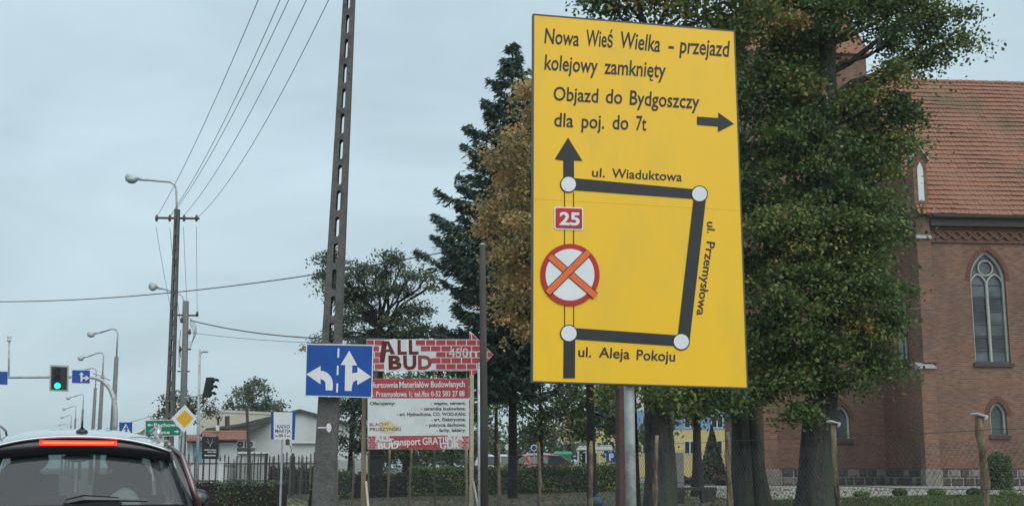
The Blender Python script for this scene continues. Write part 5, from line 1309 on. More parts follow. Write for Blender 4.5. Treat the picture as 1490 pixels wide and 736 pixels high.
# roof deck and tiles
def roofp(x, s, h=0.0):
    """s = 0 eave .. 1 ridge on the front slope"""
    y = -.55 + 6.05 * s; z = ZE - .02 + (ZR - ZE) * s
    nrm = Vector((0, -(ZR - ZE), 6.05)).normalized(); return Vector((x, y, z)) + nrm * h
mb = MB(); mb.add([roofp(-.15, 0), roofp(NL + .2, 0), roofp(NL + .2, 1), roofp(-.15, 1)], [(0, 1, 2, 3)]); q = [roofp(-.15, 1), roofp(NL + .2, 1)]
mb.add([q[0], q[1], (NL + .2, 11.55, ZE), (-.15, 11.55, ZE)], [(0, 1, 2, 3)]); mb.build('roof', M['tile'], ch, world=False)
SL = math.hypot(6.05, ZR - ZE); rows = 31; tw = .21
mbA, mbB = MB(), MB()
for r_ in range(rows):
    s0 = r_ / rows; s1 = (r_ + 1.12) / rows
    nx = int((NL + .3) / tw)
    for i in range(nx):
        x0 = -.15 + i * tw; 
        new = (x0 < .75 - .0 * r_ and 19 < r_ < 31 and random.random() < .8 and (r_ // 3) % 2 == 0) or (x0 < 1.1 and r_ < 4 and random.random() < .8) or (random.random() < .004)
        if s1 > 1: s1 = 1
        j = random.uniform(-.012, .012) + .018 * math.sin(x0 * 1.3 + r_ * .21) + (.03 if random.random() < .01 else 0)
        h0 = .088 + j; h1 = .025
        t_ = mbB if new else mbA
        s0 = r_ / rows + .002 * math.sin(x0 * .9 + r_) + random.uniform(-.0015, .0015)
        a, b_, c, d_ = roofp(x0 + .006, s0, h0), roofp(x0 + tw - .006, s0, h0), roofp(x0 + tw - .006, s1, h1), roofp(x0 + .006, s1, h1)
        a2, b2_ = roofp(x0 + .006, s0, .01), roofp(x0 + tw - .006, s0, .01); m0, m1 = roofp(x0 + tw / 2, s0, h0 + .03), roofp(x0 + tw / 2, s1, h1 + .03)
        t_.add([a, m0, b_, c, m1, d_, a2, b2_], [(0, 1, 4, 5), (1, 2, 3, 4), (6, 7, 2, 1, 0)])
mbA.build('roof_tiles', M['tile'], ch, world=False, kind='stuff'); mbB.build('newer_roof_tiles', M['tile_new'], ch, world=False, kind='stuff')
mb = MB(); x = -.2; rp = roofp(0, 1)
rt0 = None
while x < NL + .2:
    if rt0 is None: mb = MB(); mb.tube([(0, 0, 0), (.36, 0, .02)], [.13, .15], 8); rt0 = mb.build('ridge_tile', M['tile'], ch, world=False, smooth=True); o_ = rt0
    else: o_ = share('ridge_tile', rt0.data, ch)
    o_.location = (x, rp.y, rp.z + .02 + random.uniform(-.01, .01)); x += .36
# plinth of field stones
mb = MB(); mb.b2((xb + .08, -.10, -.3), (NL, -.003, .78)); mb.b2((-.10, .003, -.3), (-.003, 5.39, .78)); mb.b2((lo(1134, 640, y=5.4).x, 5.40, -.3), (-.1, 5.497, .78)); mb.build('plinth', M['mortar'], ch, world=False)
mb = MB(); mb.b2((xb + .08, -.14, .785), (NL, -.001, .85)); mb.b2((-.14, .0, .785), (-.001, 5.35, .85)); mb.b2((lo(1134, 640, y=5.4).x, 5.36, .785), (-.14, 5.499, .85)); mb.build('plinth_course', M['brick_red'], ch, world=False)
STM = []
for k in range(6):
    mbs = MB(); a = random.uniform(.75, .95)
    e = .12
    lo4 = [(-.5, 0, -.5), (.5, 0, -.5), (.5, 0, .5), (-.5, 0, .5)]; h4 = [(-.5 + e + random.uniform(-.05, .03), -1, -.5 + e), (.5 - e, -1, -.5 + e + random.uniform(-.04, .04)), (.5 - e - random.uniform(-.03, .05), -1, .5 - e), (-.5 + e, -1, .5 - e + random.uniform(-.04, .03))]
    mbs.hexa([Vector(q) for q in lo4], [Vector(q) for q in h4]); me_ = mbs
    STM.append(mbs)
stm = []
for k, mbs in enumerate(STM):
    me = bpy.data.meshes.new('stone'); me.from_pydata([tuple(v) for v in mbs.v], [], mbs.f); me.materials.append(M['stone'] if k % 3 else M['stone_pale']); auto_uv(me); stm.append(me)
def stones(fnloc, a0, a1, rz):
    for r_, (z0, z1) in enumerate(((.02, .38), (.41, .77))):
        a = a0
        while a < a1:
            wd = random.uniform(.38, .72); wd = min(wd, a1 - a)
            if wd < .2: break
            loc = fnloc(a + wd / 2, (z0 + z1) / 2); me = stm[random.choice((0, 1, 2, 4, 5, 1, 2)) if random.random() < .9 else 3]
            share('stone', me, ch, loc, (0, 0, rz), (wd - .05, .05 + random.uniform(0, .03), z1 - z0 - random.uniform(0, .05)))
            a += wd
stones(lambda a, z: (a, -.10, z), xb + .1, NL, 0)
stones(lambda a, z: (-.10, a, z), .05, 5.35, -math.pi / 2)
stones(lambda a, z: (a, 5.40, z), lo(1134, 640, y=5.4).x + .05, -.12, 0)

# ================================================================ BUILDINGS
def pbuilding(name, label, cat, d, outline, depth, wallmat, roof=None, turn=0.0, roofmat='roof_felt', over=.3):
    """outline: gable front in pixels (clockwise); roof: list of edge index pairs that carry a roof slab"""
    cx = sum(p[0] for p in outline) / len(outline)
    pl = Plane(cx, 640, d, turn); b = gp(cx, d)
    t = thing(name, label, cat, tuple(b))
    pts = [pl.p(*q) for q in outline]
    gz = min(GH(p.x, p.y) for p in pts) - .3
    pts = [Vector((p.x, p.y, gz)) if q[1] >= 700 else p for p, q in zip(pts, outline)]
    mb = MB(); mb.prism(pts, -pl.N * depth); mb.build('wall', M[wallmat], t)
    for (i, j) in roof or []:
        a, c = pts[i], pts[j]; u = (c - a).normalized(); up = Vector((0, 0, .18))
        a2 = a - u * over + Vector((0, 0, .01)); c2 = c + (u * over if c.z < a.z else Vector()) + Vector((0, 0, .01)); a2 = a - (u * over if a.z < c.z else Vector()) + Vector((0, 0, .01))
        mb = MB(); f = pl.N * over; bk = -pl.N * (depth + over)
        mb.hexa([a2 + f, c2 + f, c2 + bk, a2 + bk], [a2 + f + up, c2 + f + up, c2 + bk + up, a2 + bk + up]); mb.build('roof', M[roofmat], t)
    return t, pl
def pwindow(t, pl, x0, y0, x1, y1, nmull=1, frame='white_plastic', glass='glass_dark'):
    mb = MB(); pl.rect(mb, x0, y0, x1, y1, .04, .05); f = mb.build('window', M[frame], t)
    w_ = (x1 - x0) / (nmull + 1)
    for k in range(nmull + 1):
        mb = MB(); pl.rect(mb, x0 + k * w_ + .8, y0 + .9, x0 + (k + 1) * w_ - .8, y1 - .9, .046, .005); mb.build('pane', M[glass], f)
# yellow and blue block beyond the park
t, pl = pbuilding('apartment_block', 'far yellow block with a blue upper band behind the park trees', 'building', 115, [(860, 700), (860, 545), (1095, 545), (1095, 700)], 12, 'render_yellow')
mb = MB(); pl.rect(mb, 860, 597, 1095, 624.5, .03, .03); mb.build('blue_band', M['render_blue'], t)
mb = MB(); pl.rect(mb, 860, 545, 1095, 597, .035, .035); mb.build('upper_wall', M['render_white'], t)
for x in (878, 905, 935, 964, 996, 1035, 1066):
    pwindow(t, pl, x, 604, x + 17, 622, 1); pwindow(t, pl, x, 641, x + 16, 660, 1); pwindow(t, pl, x, 562, x + 17, 581, 1)
mb = MB(); pl.rect(mb, 858, 542, 1097, 546, .4, 12.8); mb.build('roof', M['roof_felt'], t)
# white gabled building on the left
t, pl = pbuilding('white_building', 'low white building with a shallow dark gable roof behind the radio sign', 'building', 76, [(300, 700), (300, 633), (436, 599.5), (545, 629), (545, 700)], 16, 'render_white', [(1, 2), (2, 3)])
mb = MB(); q = pl.p(369, 622, .01); mb.tube([q + pl.N * .0, q + pl.N * .08], .16, 12); mb.build('wall_lamp', M['white_plastic'], t)
for (x0, x1) in ((345.5, 356.5), (358.5, 372)):
    bx_ = thing('air_conditioner', 'left of the two wall air conditioners above the white shed' if x0 < 350 else 'right of the two wall air conditioners above the white shed', 'air conditioner', tuple(pl.p((x0 + x1) / 2, 652)), 0, 'air conditioners on the white wall')
    mb = MB(); pl.rect(mb, x0, 640.5, x1, 651.5, .35, .3); mb.build('case', M['white_plastic'], bx_)
    mb = MB(); c = pl.p(x0 + (x1 - x0) * .42, 646.3, .355); mb.tube([c, c + pl.N * .02], .17, 14); fn_ = mb.build('fan_grille', M['steel_dark'], bx_)
    mb = MB(); mb.tube([c + pl.N * .02, c + pl.N * .03], .05, 8); mb.build('hub', M['white_plastic'], fn_)
    mb = MB(); pl.rect(mb, x0 + 1, 651.5, x1 - 1, 652.6, .33, .33); mb.build('bracket', M['steel_dark'], bx_)
t, pl = pbuilding('cream_building', 'cream rendered hall rising behind the white building', 'building', 92, [(288, 700), (288, 613), (307, 599), (480, 607), (480, 700)], 10, 'render_cream', [(1, 2), (2, 3)], roofmat='render_cream', over=.05)
# lean-to shop with orange tiles
pl = Plane(320, 650, 73); b = gp(320, 73)
t = thing('tiled_shop', 'small shop front with an orange tiled canopy roof at left', 'building', tuple(b))
mb = MB(); pts = [pl.p(272, 638), pl.p(345, 638)]; mb.prism([pts[0], pts[1], Vector((pts[1].x, pts[1].y, -.2)), Vector((pts[0].x, pts[0].y, -.2))], -pl.N * 4); mb.build('wall', M['render_white'], t)
for (x0, x1, y0, y1) in ((270, 293.5, 632, 642), (294, 364, 626, 640)):
    for r_ in range(4):
        for c_ in range(int((x1 - x0) / 4.4)):
            fa = r_ / 4; xa_ = x0 + c_ * 4.4
            a = [pl.p(xa_, y1 - (y1 - y0) * fa, .9 - 1.6 * fa), pl.p(xa_ + 4.1, y1 - (y1 - y0) * fa, .9 - 1.6 * fa), pl.p(xa_ + 4.1, y1 - (y1 - y0) * (fa + .27), .9 - 1.6 * (fa + .27)), pl.p(xa_, y1 - (y1 - y0) * (fa + .27), .9 - 1.6 * (fa + .27))]
            mb = MB(); u_ = Vector((0, 0, .07)); mb.hexa(a, [a[0] + u_, a[1] + u_, a[2] + u_ * .3, a[3] + u_ * .3]); mb.build('roof_tile', M['tile_far'], t)
mb = MB(); pl.rect(mb, 272, 641, 345, 643.5, .5, .1); mb.build('fascia', M['dark_board'], t)
mb = MB(); pl.rect(mb, 282, 645, 294, 673, .12, .04); mb.build('blue_panel', M['panel_blue'], t)
mb = MB(); pl.rect(mb, 320, 641, 345, 676, .12, .04); mb.build('white_panel', M['board_white'], t)
mb = MB(); pl.rect(mb, 277, 646, 280.5, 672, .12, .04); mb.build('door_frame', M['white_plastic'], t)
mb = MB(); pl.poly(mb, [(290, 633), (300, 622), (396, 609), (396, 613), (362, 627), (294, 627)], -.9, 3); mb.build('upper_roof', M['roof_felt'], t)
for (xa_, ya_, yb_, mt, r_) in ((317.5, 605, 620, 'lens_off', .06), (331, 603, 617, 'dark_board', .14)): mb = MB(); mb.tube([pl.p(xa_, yb_, -2), pl.p(xa_, ya_, -2)], r_, 8); mb.build('flue', M[mt], t)
mb = MB(); pl.rect(mb, 314, 618.5, 319, 626, .1, .3); mb.build('meter_box', M['white_plastic'], t)
for (x0, x1, y0, d_, l_) in ((346, 392, 657, 70, 'low white flat-roofed shed under the two air conditioners'), (424, 464, 642, 72, 'white flat-roofed annex just right of the radio sign')):
    pl = Plane((x0 + x1) / 2, 660, d_); b = gp((x0 + x1) / 2, d_); t = thing('shed', l_, 'shed', tuple(b))
    mb = MB(); a, c = pl.p(x0 + 1, y0 + 2), pl.p(x1 - 1, y0 + 2); mb.prism([a, c, Vector((c.x, c.y, -.2)), Vector((a.x, a.y, -.2))], -pl.N * 2.5); mb.build('wall', M['render_white'], t)
    mb = MB(); pl.rect(mb, x0, y0, x1, y0 + 2.6, .25, 3.0); mb.build('roof', M['white_plastic'], t)
# small house with reddish roof behind the green sign
t, pl = pbuilding('small_house', 'small far house with reddish roof left of the green sign', 'house', 125, [(196, 700), (196, 637), (222, 618), (248, 637), (248, 700)], 9, 'render_cream', [(1, 2), (2, 3)], roofmat='tile_far')
t, pl = pbuilding('far_house', 'low far house with a flat red-edged roof beyond the crossing sign', 'house', 170, [(186, 700), (186, 634), (236, 625), (236, 700)], 9, 'render_cream', [(1, 2)], roofmat='tile_far')

# leaning timber wire pole by the white building
b = gp(368, 66); tp = at(359, 590, 66)
t = thing('leaning_pole', 'thin leaning dark pole in front of the two air conditioners', 'pole', tuple(b))
mb = MB(); mb.tube([b - Vector((0, 0, .2)), tp], [.11, .07], 8); mb.build('shaft', M['dark_pole'], t); mb = MB(); mb.tube([at(356, 592, 66), at(366, 592, 66), at(366, 598, 66)], .03, 5); mb.tube([at(357, 587, 66), at(358, 598, 66)], .05, 5); mb.build('bracket', M['steel_dark'], t)

# iron railing
DI = 57.0
b = gp(370, DI)
t = thing('iron_railing', 'dark iron picket railing in front of the shop and white building', 'fence', tuple(b))
xs_ = []; x = 270
pk = None
while x < 486:
    a = gp(x, DI); top = at(x, random.uniform(660, 664) if int(x) % 3 else 666, DI)
    mb = MB(); mb.b2((a.x - .028, a.y - .028, a.z - .1), (a.x + .028, a.y + .028, top.z)); mb.tube([(a.x, a.y, top.z), (a.x, a.y, top.z + .12)], [.045, .005], 4); mb.build('picket', M['steel_dark'], t)
    x += random.choice((5.6, 6.4, 9.5, 12))
for y in (674, 699):
    mb = MB(); mb.tube([at(268, y, DI), at(486, y, DI)], .035, 5); mb.build('rail', M['steel_dark'], t)
for x in (388, 426, 462): mb = MB(); a = gp(x, DI - .3); mb.tube([a, at(x, 659, DI - .3)], .06, 6); mb.build('post', M['dark_pole'], t)
for k, x in enumerate((300, 338, 370)):
    pass
b = gp(322.5, 50); t = thing('white_gatepost', 'short white concrete gatepost in front of the iron railing', 'post', tuple(b))
mb = MB(); z = at(322, 673, 50).z; mb.b2((b.x - .10, b.y - .1, b.z - .2), (b.x + .10, b.y + .1, z)); mb.build('shaft', M['board_white'], t); mb = MB(); mb.b2((b.x - .13, b.y - .13, z), (b.x + .13, b.y + .13, z + .06)); mb.build('cap', M['board_white'], t)

# ================================================================ HEDGES AND SHRUBS
def hedge(label, px0, px1, d, ytop, thick, leaf, dens=260, size=.085, wav=.05, name='clipped_hedge', d1=None, cat='hedge'):
    d1 = d1 or d; a = gp(px0, d); b = gp(px1, d1); ax = (b - a); L_ = ax.xy.length; u = Vector((ax.x, ax.y, 0)).normalized(); v = Vector((-u.y, u.x, 0))
    t = thing(name, label, cat, tuple(a.lerp(b, .5)))
    zt = at(px0, ytop, d).z; n = 24; mb = MB()
    hp = [zt + wav * math.sin(i * 1.7) + random.uniform(-wav, wav) * .5 for i in range(n + 1)]
    for i in range(n):
        p, q = a + u * (L_ * i / n), a + u * (L_ * (i + 1) / n); gz = a.z + (b.z - a.z) * i / n - .1
        h0, h1 = hp[i] - .08, hp[i + 1] - .08
        mb.hexa([(p.x, p.y, gz), (q.x, q.y, gz), (q + v * thick).to_tuple()[:2] + (gz,), (p + v * thick).to_tuple()[:2] + (gz,)], [(p.x, p.y, h0), (q.x, q.y, h1), (q + v * thick).to_tuple()[:2] + (h1,), (p + v * thick).to_tuple()[:2] + (h0,)])
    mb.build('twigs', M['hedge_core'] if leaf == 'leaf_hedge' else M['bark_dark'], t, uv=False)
    H_ = zt - a.z; nf = int(dens * L_ * H_); nt_ = int(dens * L_ * thick * .7)
    s = rng.random(nf) * L_; f = rng.random(nf); P = np.array(a)[None, :] + np.outer(s, np.array(u)); P -= np.outer(rng.normal(size=nf) * .05 + .03, np.array(v)); P[:, 2] = a.z + (b.z - a.z) * s / L_ + f * np.interp(s, np.linspace(0, L_, n + 1), hp) * 1.0 - f * a.z
    s2 = rng.random(nt_) * L_; P2 = np.array(a)[None, :] + np.outer(s2, np.array(u)) + np.outer(rng.random(nt_) * thick, np.array(v)); P2[:, 2] = np.interp(s2, np.linspace(0, L_, n + 1), hp) + rng.normal(size=nt_) * .035 - .03
    P = np.concatenate([P, P2]); sx_ = np.concatenate([s, s2])
    T = rng.random(len(P)) * .55 + .22 * np.sin(sx_ * 2.1 + P[:, 2] * 4) + .15 + (rng.random(len(P)) < .04) * .4
    leaf_cloud('foliage', P, size, T, M[leaf], t, aspect=.7, up=.2)
    return t
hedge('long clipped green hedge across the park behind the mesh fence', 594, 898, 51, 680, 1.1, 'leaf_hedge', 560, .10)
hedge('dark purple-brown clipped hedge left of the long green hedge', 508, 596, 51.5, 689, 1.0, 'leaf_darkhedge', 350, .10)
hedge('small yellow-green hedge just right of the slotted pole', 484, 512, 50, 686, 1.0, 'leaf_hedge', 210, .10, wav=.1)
hedge('dense dark green hedge beside the maroon car mirror', 318, 406, 37, 703, 1.6, 'leaf_dark', 300, .08, wav=.08)
hedge('brownish low hedge between the car and the dark green hedge', 268, 320, 39, 702, 1.2, 'leaf_darkhedge', 260, .08, wav=.06)
hedge('overgrown dark hedge behind the iron railing', 392, 486, 60, 681, 1.2, 'leaf_darkhedge', 160, .12, wav=.15)

def shrub(label, px, d, rpx, hpx, leaf, n=900, size=.06, name='round_bush', cat='bush', group=None, cone=False):
    b = gp(px, d); r = rpx / pxm(d); h = hpx / pxm(d)
    t = thing(name, label, cat, tuple(b), 0, group)
    u = rng.normal(size=(n, 3)); u /= np.linalg.norm(u, axis=1)[:, None]; u *= (.86 + .16 * rng.random(n))[:, None]
    z = (u[:, 2] + 1) / 2
    P = np.stack([u[:, 0] * r, u[:, 1] * r, z * h], 1)
    if cone: zz = rng.random(n); a = rng.random(n) * 2 * math.pi; w_ = r * np.minimum(1, (1 - zz) * (9 if cone == 2 else 1.25)) * (.8 + .25 * rng.random(n)); P = np.stack([np.cos(a) * w_, np.sin(a) * w_, zz * h], 1)
    P += np.array(b)
    mb = MB(); 
    if cone: mb.tube([b, b + Vector((0, 0, h * .5)), b + Vector((0, 0, h * .96))], [r * .75, r * (.72 if cone == 2 else .45), .02], 10)
    else: mb.ball(b + Vector((0, 0, h / 2)), (r * .86, r * .86, h * .44), 12, 8)
    mb.build('twigs', M['bark_dark'], t, smooth=True, uv=False)
    leaf_cloud('foliage', P, size, rng.random(n) * .7 + .1, M[leaf], t, aspect=.6, up=.3)
    return t
for k, (px, r_, h_, lf, l) in enumerate(((1250, 12, 9.5, 'leaf_hedge', 'low round bush nearest the linden trunk on the church lawn edge'), (1305.5, 10.5, 12, 'leaf_dark', 'dark clipped ball bush under the church corner buttress'), (1359, 13, 11.5, 'leaf_hedge', 'olive round bush in the middle of the church lawn edge'),
                               (1412, 10.5, 11.5, 'leaf_dark', 'dark clipped ball bush just left of the tall fence post'), (1461, 12, 9, 'leaf_hedge', 'low round bush right of the upright yew'))):
    shrub(l, px, 38.2, r_, h_, lf, group='round bushes along the church lawn')
shrub('upright dark green yew against the church plinth', 1450, 47.5, 17, 55, 'leaf_dark', 2600, .10, 'upright_yew', cone=2)
shrub('tall cone-shaped conifer in front of the yellow block', 1036, 66, 19, 82, 'leaf_pine', 3200, .16, 'cone_conifer', 'tree', cone=1)
for (px, r_, h_, l) in ((985, 16, 15, 'left rusty shrub before the yellow block'), (1012, 14, 13, 'middle rusty shrub behind the thin park trunk'), (1050, 17, 15, 'right rusty shrub beside the church wall')):
    shrub(l, px, 62, r_, h_, 'leaf_redhedge', 800, .14, 'rusty_shrub', group='rusty shrubs before the yellow block')
shrub('small leafy sapling beside the foot of the slotted pole', 457, 34, 9, 66, 'leaf_far', 160, .07, 'sapling', 'plant', cone=1)

# ================================================================ TREES
lind = [(1190, -70, 85, 0, 0.75), (1265, -50, 75, .3, 0.75), (1335, -20, 50, 0, 0.55), (1380, 18, 34, -.3, 0.55), (1403, 48, 20, -.5, 0.55), (1350, 55, 20, .2, 0.55), (1312, 50, 38, -.4, 0.55), (1262, 38, 40, .8, 0.75), (1296, 96, 16, -.6, 0.55), (1330, 92, 20, .3, 0.55), (1352, 80, 14, 0, 0.55),
        (1115, -40, 70, .5, 0.9), (1110, 40, 62, -.5, 0.9), (1165, 60, 45, 1.2, 0.9), (1105, 130, 58, .3, 0.9), (1150, 160, 42, 1.3, 0.9), (1115, 215, 60, -.6, 0.9), (1250, 182, 24, 1.0, 0.75), (1285, 190, 20, .2, 0.75), (1306, 202, 13, -.2, 0.75), (1288, 235, 28, -.5, 0.75),
        (1255, 245, 42, .9, 0.75), (1160, 262, 48, 1.2, 0.9), (1120, 300, 58, .4, 0.9), (1205, 300, 50, 1.0, 0.9), (1262, 308, 48, -.8, 0.9), (1292, 300, 26, 0, 0.9), (1302, 338, 22, .4, 1.0), (1285, 352, 30, -1.0, 1.0), (1150, 345, 52, -1.3, 1.0), (1110, 385, 55, .8, 1.0),
        (1210, 372, 55, .9, 1.0), (1240, 400, 50, -1.1, 1.0), (1280, 415, 34, .6, 1.0), (1175, 425, 52, -1.3, 1.0), (1120, 455, 58, -.8, 1.0), (1225, 462, 52, -.6, 1.0), (1275, 465, 34, -.2, 1.0), (1290, 480, 16, .3, 1.0), (1150, 500, 50, -1.0, 1.0), (1205, 515, 44, -1.0, 1.0), (1255, 512, 38, -.3, 1.0), (1282, 528, 20, 0, 1.0), (1110, 530, 40, .3, 1.0), (1105, 565, 16, -.4, 1.0), (1148, 556, 17, -1.2, 1.0), (1232, 553, 20, -.8, 1.0), (1165, 598, 7, -1.4, 1.0), (1185, 10, 50, -.9, 0.75), (1225, 0, 45, -.6, 0.75), (1172, 110, 30, -.8, 0.9), (1172, 165, 28, -.8, 0.9), (1215, 222, 36, -1.0, 0.75), (1180, 225, 36, .2, 0.9), (1205, 262, 36, -1.1, 0.9), (1175, 320, 40, -1.2, 0.9), (1215, 340, 40, -1.3, 1.0), (1165, 110, 45, .6, 0.9), (1238, 222, 26, .4, 0.75), (1160, 205, 44, 0, 0.9), (1240, 280, 40, .2, 0.9), (1140, 100, 50, 0, 0.9), (1300, 20, 45, .3, 0.55), (1215, -40, 70, -.3, 0.75), (1300, 150, 9, 0, 0.75), (1318, 165, 8, 0, 1.0), (1262, 128, 13, -.6, 1.2), (1240, 150, 11, -.4, 1.2)]
DL = 29.5
tree('linden_tree', 'big linden with thick grey trunk standing before the church', 'tree', 1185, DL, px_blobs(lind, DL), .42, -60, 'leaf_linden', 'bark', sub=19, per=235, clump=.58, leafsize=.105, trunk_top_px=1212, r_top=.16, flare=1.5, flat=.42, up=.5, shell=.5)
lb = [(868, -12, 30, 0), (905, 0, 40, .4), (960, -5, 50, -.4), (1020, 5, 48, .2), (1075, 0, 45, 0), (900, -80, 70, .5), (1000, -90, 80, 0), (920, 120, 90, .8), (1020, 130, 85, 1), (900, 300, 85, 1), (1020, 330, 85, 1), (960, 470, 80, .8), (905, 560, 22, -.5), (935, 560, 26, .5), (972, 566, 18, -.8), (1000, 560, 20, .4), (1040, 558, 22, 0), (1066, 570, 14, -.4)]
D_ = 28.0
tree('linden_tree', 'old dark-trunked tree rising behind the yellow detour board', 'tree', 957, D_, px_blobs(lb, D_), .36, 60, 'leaf_linden', 'bark', sub=14, per=170, clump=.6, leafsize=.12, r_top=.15, flat=.6, up=.5, flare=1.15)
lc = [(1085, 120, 55, .5), (1075, 240, 55, .5), (1095, 400, 50, .5), (1080, 520, 36, 0), (1112, 555, 24, .4), (1060, 556, 22, -.5), (1085, 585, 14, -.8), (1130, 540, 24, 1), (1050, 575, 11, 0)]
D_ = 33.5
tt_ = tree('twin_trunk_tree', 'tree with two trunks grown together left of the big linden', 'tree', 1077, D_, px_blobs(lc, D_), .27, 300, 'leaf_linden', 'bark', sub=14, per=170, clump=.6, leafsize=.12, r_top=.16, flat=.6, up=.5, flare=1.2)
mb = MB(); b = gp(1106, D_ + .1); trunk_mesh(mb, b, at(1088, 540, D_), .24, .17, flare=1.35, wob=.03); mb.build('trunk', M['bark'], tt_, smooth=True)
ld = [(1012, 575, 18, 0), (988, 572, 16, 0), (1040, 578, 14, .5), (965, 575, 16, 0), (1010, 520, 30, 0), (980, 480, 35, 0), (1050, 570, 14, -.5), (1000, 600, 8, -.4), (1025, 594, 8, 0)]
D_ = 43.0
tree('thin_park_tree', 'slim dark park tree standing between bench and cone conifer', 'tree', 1013, D_, px_blobs(ld, D_, 1.0), .17, 500, 'leaf_dark', 'bark_dark', sub=20, per=80, clump=.5, leafsize=.17, flare=1.5)
# autumn tree left of the board
la = [(774, 130, 20, 0), (758, 175, 26, .4), (744, 205, 26, -.4), (728, 222, 20, 0), (762, 240, 34, 0), (734, 262, 28, .8), (711, 300, 20, -.3), (741, 310, 36, 0), (771, 330, 36, -.8), (721, 338, 26, .4), (751, 370, 34, -.4), (734, 395, 26, .8), (766, 420, 34, 0), (754, 455, 30, .3), (776, 475, 26, 0), (741, 435, 20, -.3),
      (816, 160, 55, .5), (826, 280, 65, .5), (821, 400, 60, .5), (846, 500, 45, 0)]
D_ = 37.0
tree('autumn_tree', 'golden-brown autumn tree peeping out left of the yellow board', 'tree', 862, D_, px_blobs(la, D_), .14, 300, 'leaf_autumn', 'bark_dark', sub=18, per=130, clump=.55, leafsize=.125, flat=.5, up=.5, tshift=.12, trunk_top_px=852)
# gnarled open tree
lp = [(571, 372, 17, 0), (585, 385, 12, .5), (548, 395, 20, .4), (522, 398, 18, -.6), (525, 425, 22, .5), (555, 420, 18, -.5), (482, 378, 20, 0), (468, 398, 14, .5), (495, 400, 14, 0), (478, 420, 15, -.4), (500, 430, 20, .6), (598, 398, 15, 0), (620, 402, 13, .4), (628, 415, 10, 0), (585, 422, 15, .3), (510, 455, 20, -.4), (535, 455, 15, .7), (592, 450, 15, -.3), (615, 452, 15, .4), (575, 470, 18, 0), (603, 480, 20, -.5), (632, 484, 18, .3), (650, 492, 8, 0), (540, 485, 18, .8), (500, 480, 18, 0), (478, 492, 16, .3), (458, 500, 10, 0), (520, 500, 20, -.5), (560, 500, 18, 0)]
D_ = 52.0
tree('gnarled_tree', 'open gnarled tree with dark twisting limbs above the merchant board', 'tree', 545, D_, px_blobs(lp, D_, .8, .75), .30, 478, 'leaf_pine', 'bark_dark', sub=48, per=80, clump=.46, leafsize=.12, trunk_top_px=553, r_top=.22, flat=.5, up=.6, flare=1.2)
# spruce
def spruce(label, px, d, ytop, prof, trunk_r, group=None, nlay=.50, name='spruce_tree'):
    b = gp(px, d); top = at(px, ytop, d); top.x, top.y = b.x, b.y
    t = thing(name, label, 'tree', tuple(b), 0, group)
    mb = MB(); mb.tube([b - Vector((0, 0, .3)), b.lerp(top, .5), top - Vector((0, 0, .35))], [trunk_r, trunk_r * .6, .02], 8); mb.build('trunk', M['bark_dark'], t, smooth=True)
    zs = [at(px, y, d).z for y, _ in prof][::-1]; ws = [1.0 * w_ / pxm(d) for _, w_ in prof][::-1]
    z = zs[0]; P = []; Dr = []; mb = MB()
    while z < top.z - .02:
        W_ = float(np.interp(z, zs, ws)); nb = max(4, int(5 + W_ * 2.6))
        a0 = random.uniform(0, 6.28)
        for k in range(nb):
            a = a0 + 2 * math.pi * k / nb + random.uniform(-.25, .25); Ln = W_ * random.uniform(.5, 1.16); o = Vector((math.cos(a), math.sin(a), 0)); c = Vector((b.x, b.y, z + random.uniform(-.15, .15)))
            path = [c + o * Ln * s_ + Vector((0, 0, (-.22 * s_ - .1 * math.sin(math.pi * s_) + .20 * s_ ** 3) * Ln)) for s_ in (0, .25, .5, .75, 1)]
            if Ln > .5: mb.tube(path, [.03, .025, .02, .014, .005], 3, cap=False)
            m_ = int(34 + Ln * 92); s_ = np.sqrt(rng.random(m_)) * .98 + .02
            q = np.array([[v.x, v.y, v.z] for v in path]); pos = np.stack([np.interp(s_, [0, .25, .5, .75, 1], q[:, i]) for i in range(3)], 1)
            sd = np.array([-o.y, o.x, 0]); lat = rng.normal(size=m_) * (.10 + .20 * Ln * (1 - s_) ** .6 * .9)
            pos += np.outer(lat, sd); pos[:, 2] -= np.abs(lat) * .35 + rng.random(m_) * .16
            P.append(pos); dr = np.tile(np.array(o), (m_, 1)) * .9 + np.outer(np.sign(lat), sd) * .7; dr[:, 2] -= .45; Dr.append(dr)
        z += nlay * random.uniform(.75, 1.2)
    P = np.concatenate(P); Dr = np.concatenate(Dr)
    mb.build('branches', M['bark_dark'], t, uv=False)
    leaf_cloud('crown', P, .27, rng.random(len(P)) * .8 + .1, M['leaf_spruce'], t, aspect=.30, up=.6, dirs=Dr, jitter=.25)
    return t
spruce('tall dark spruce with a pointed top left of the yellow board', 746, 46, 50, [(55, 3), (90, 24), (130, 48), (163, 64), (218, 80), (287, 112), (330, 122), (365, 140), (400, 118), (446, 104), (520, 96), (560, 70)], .19)
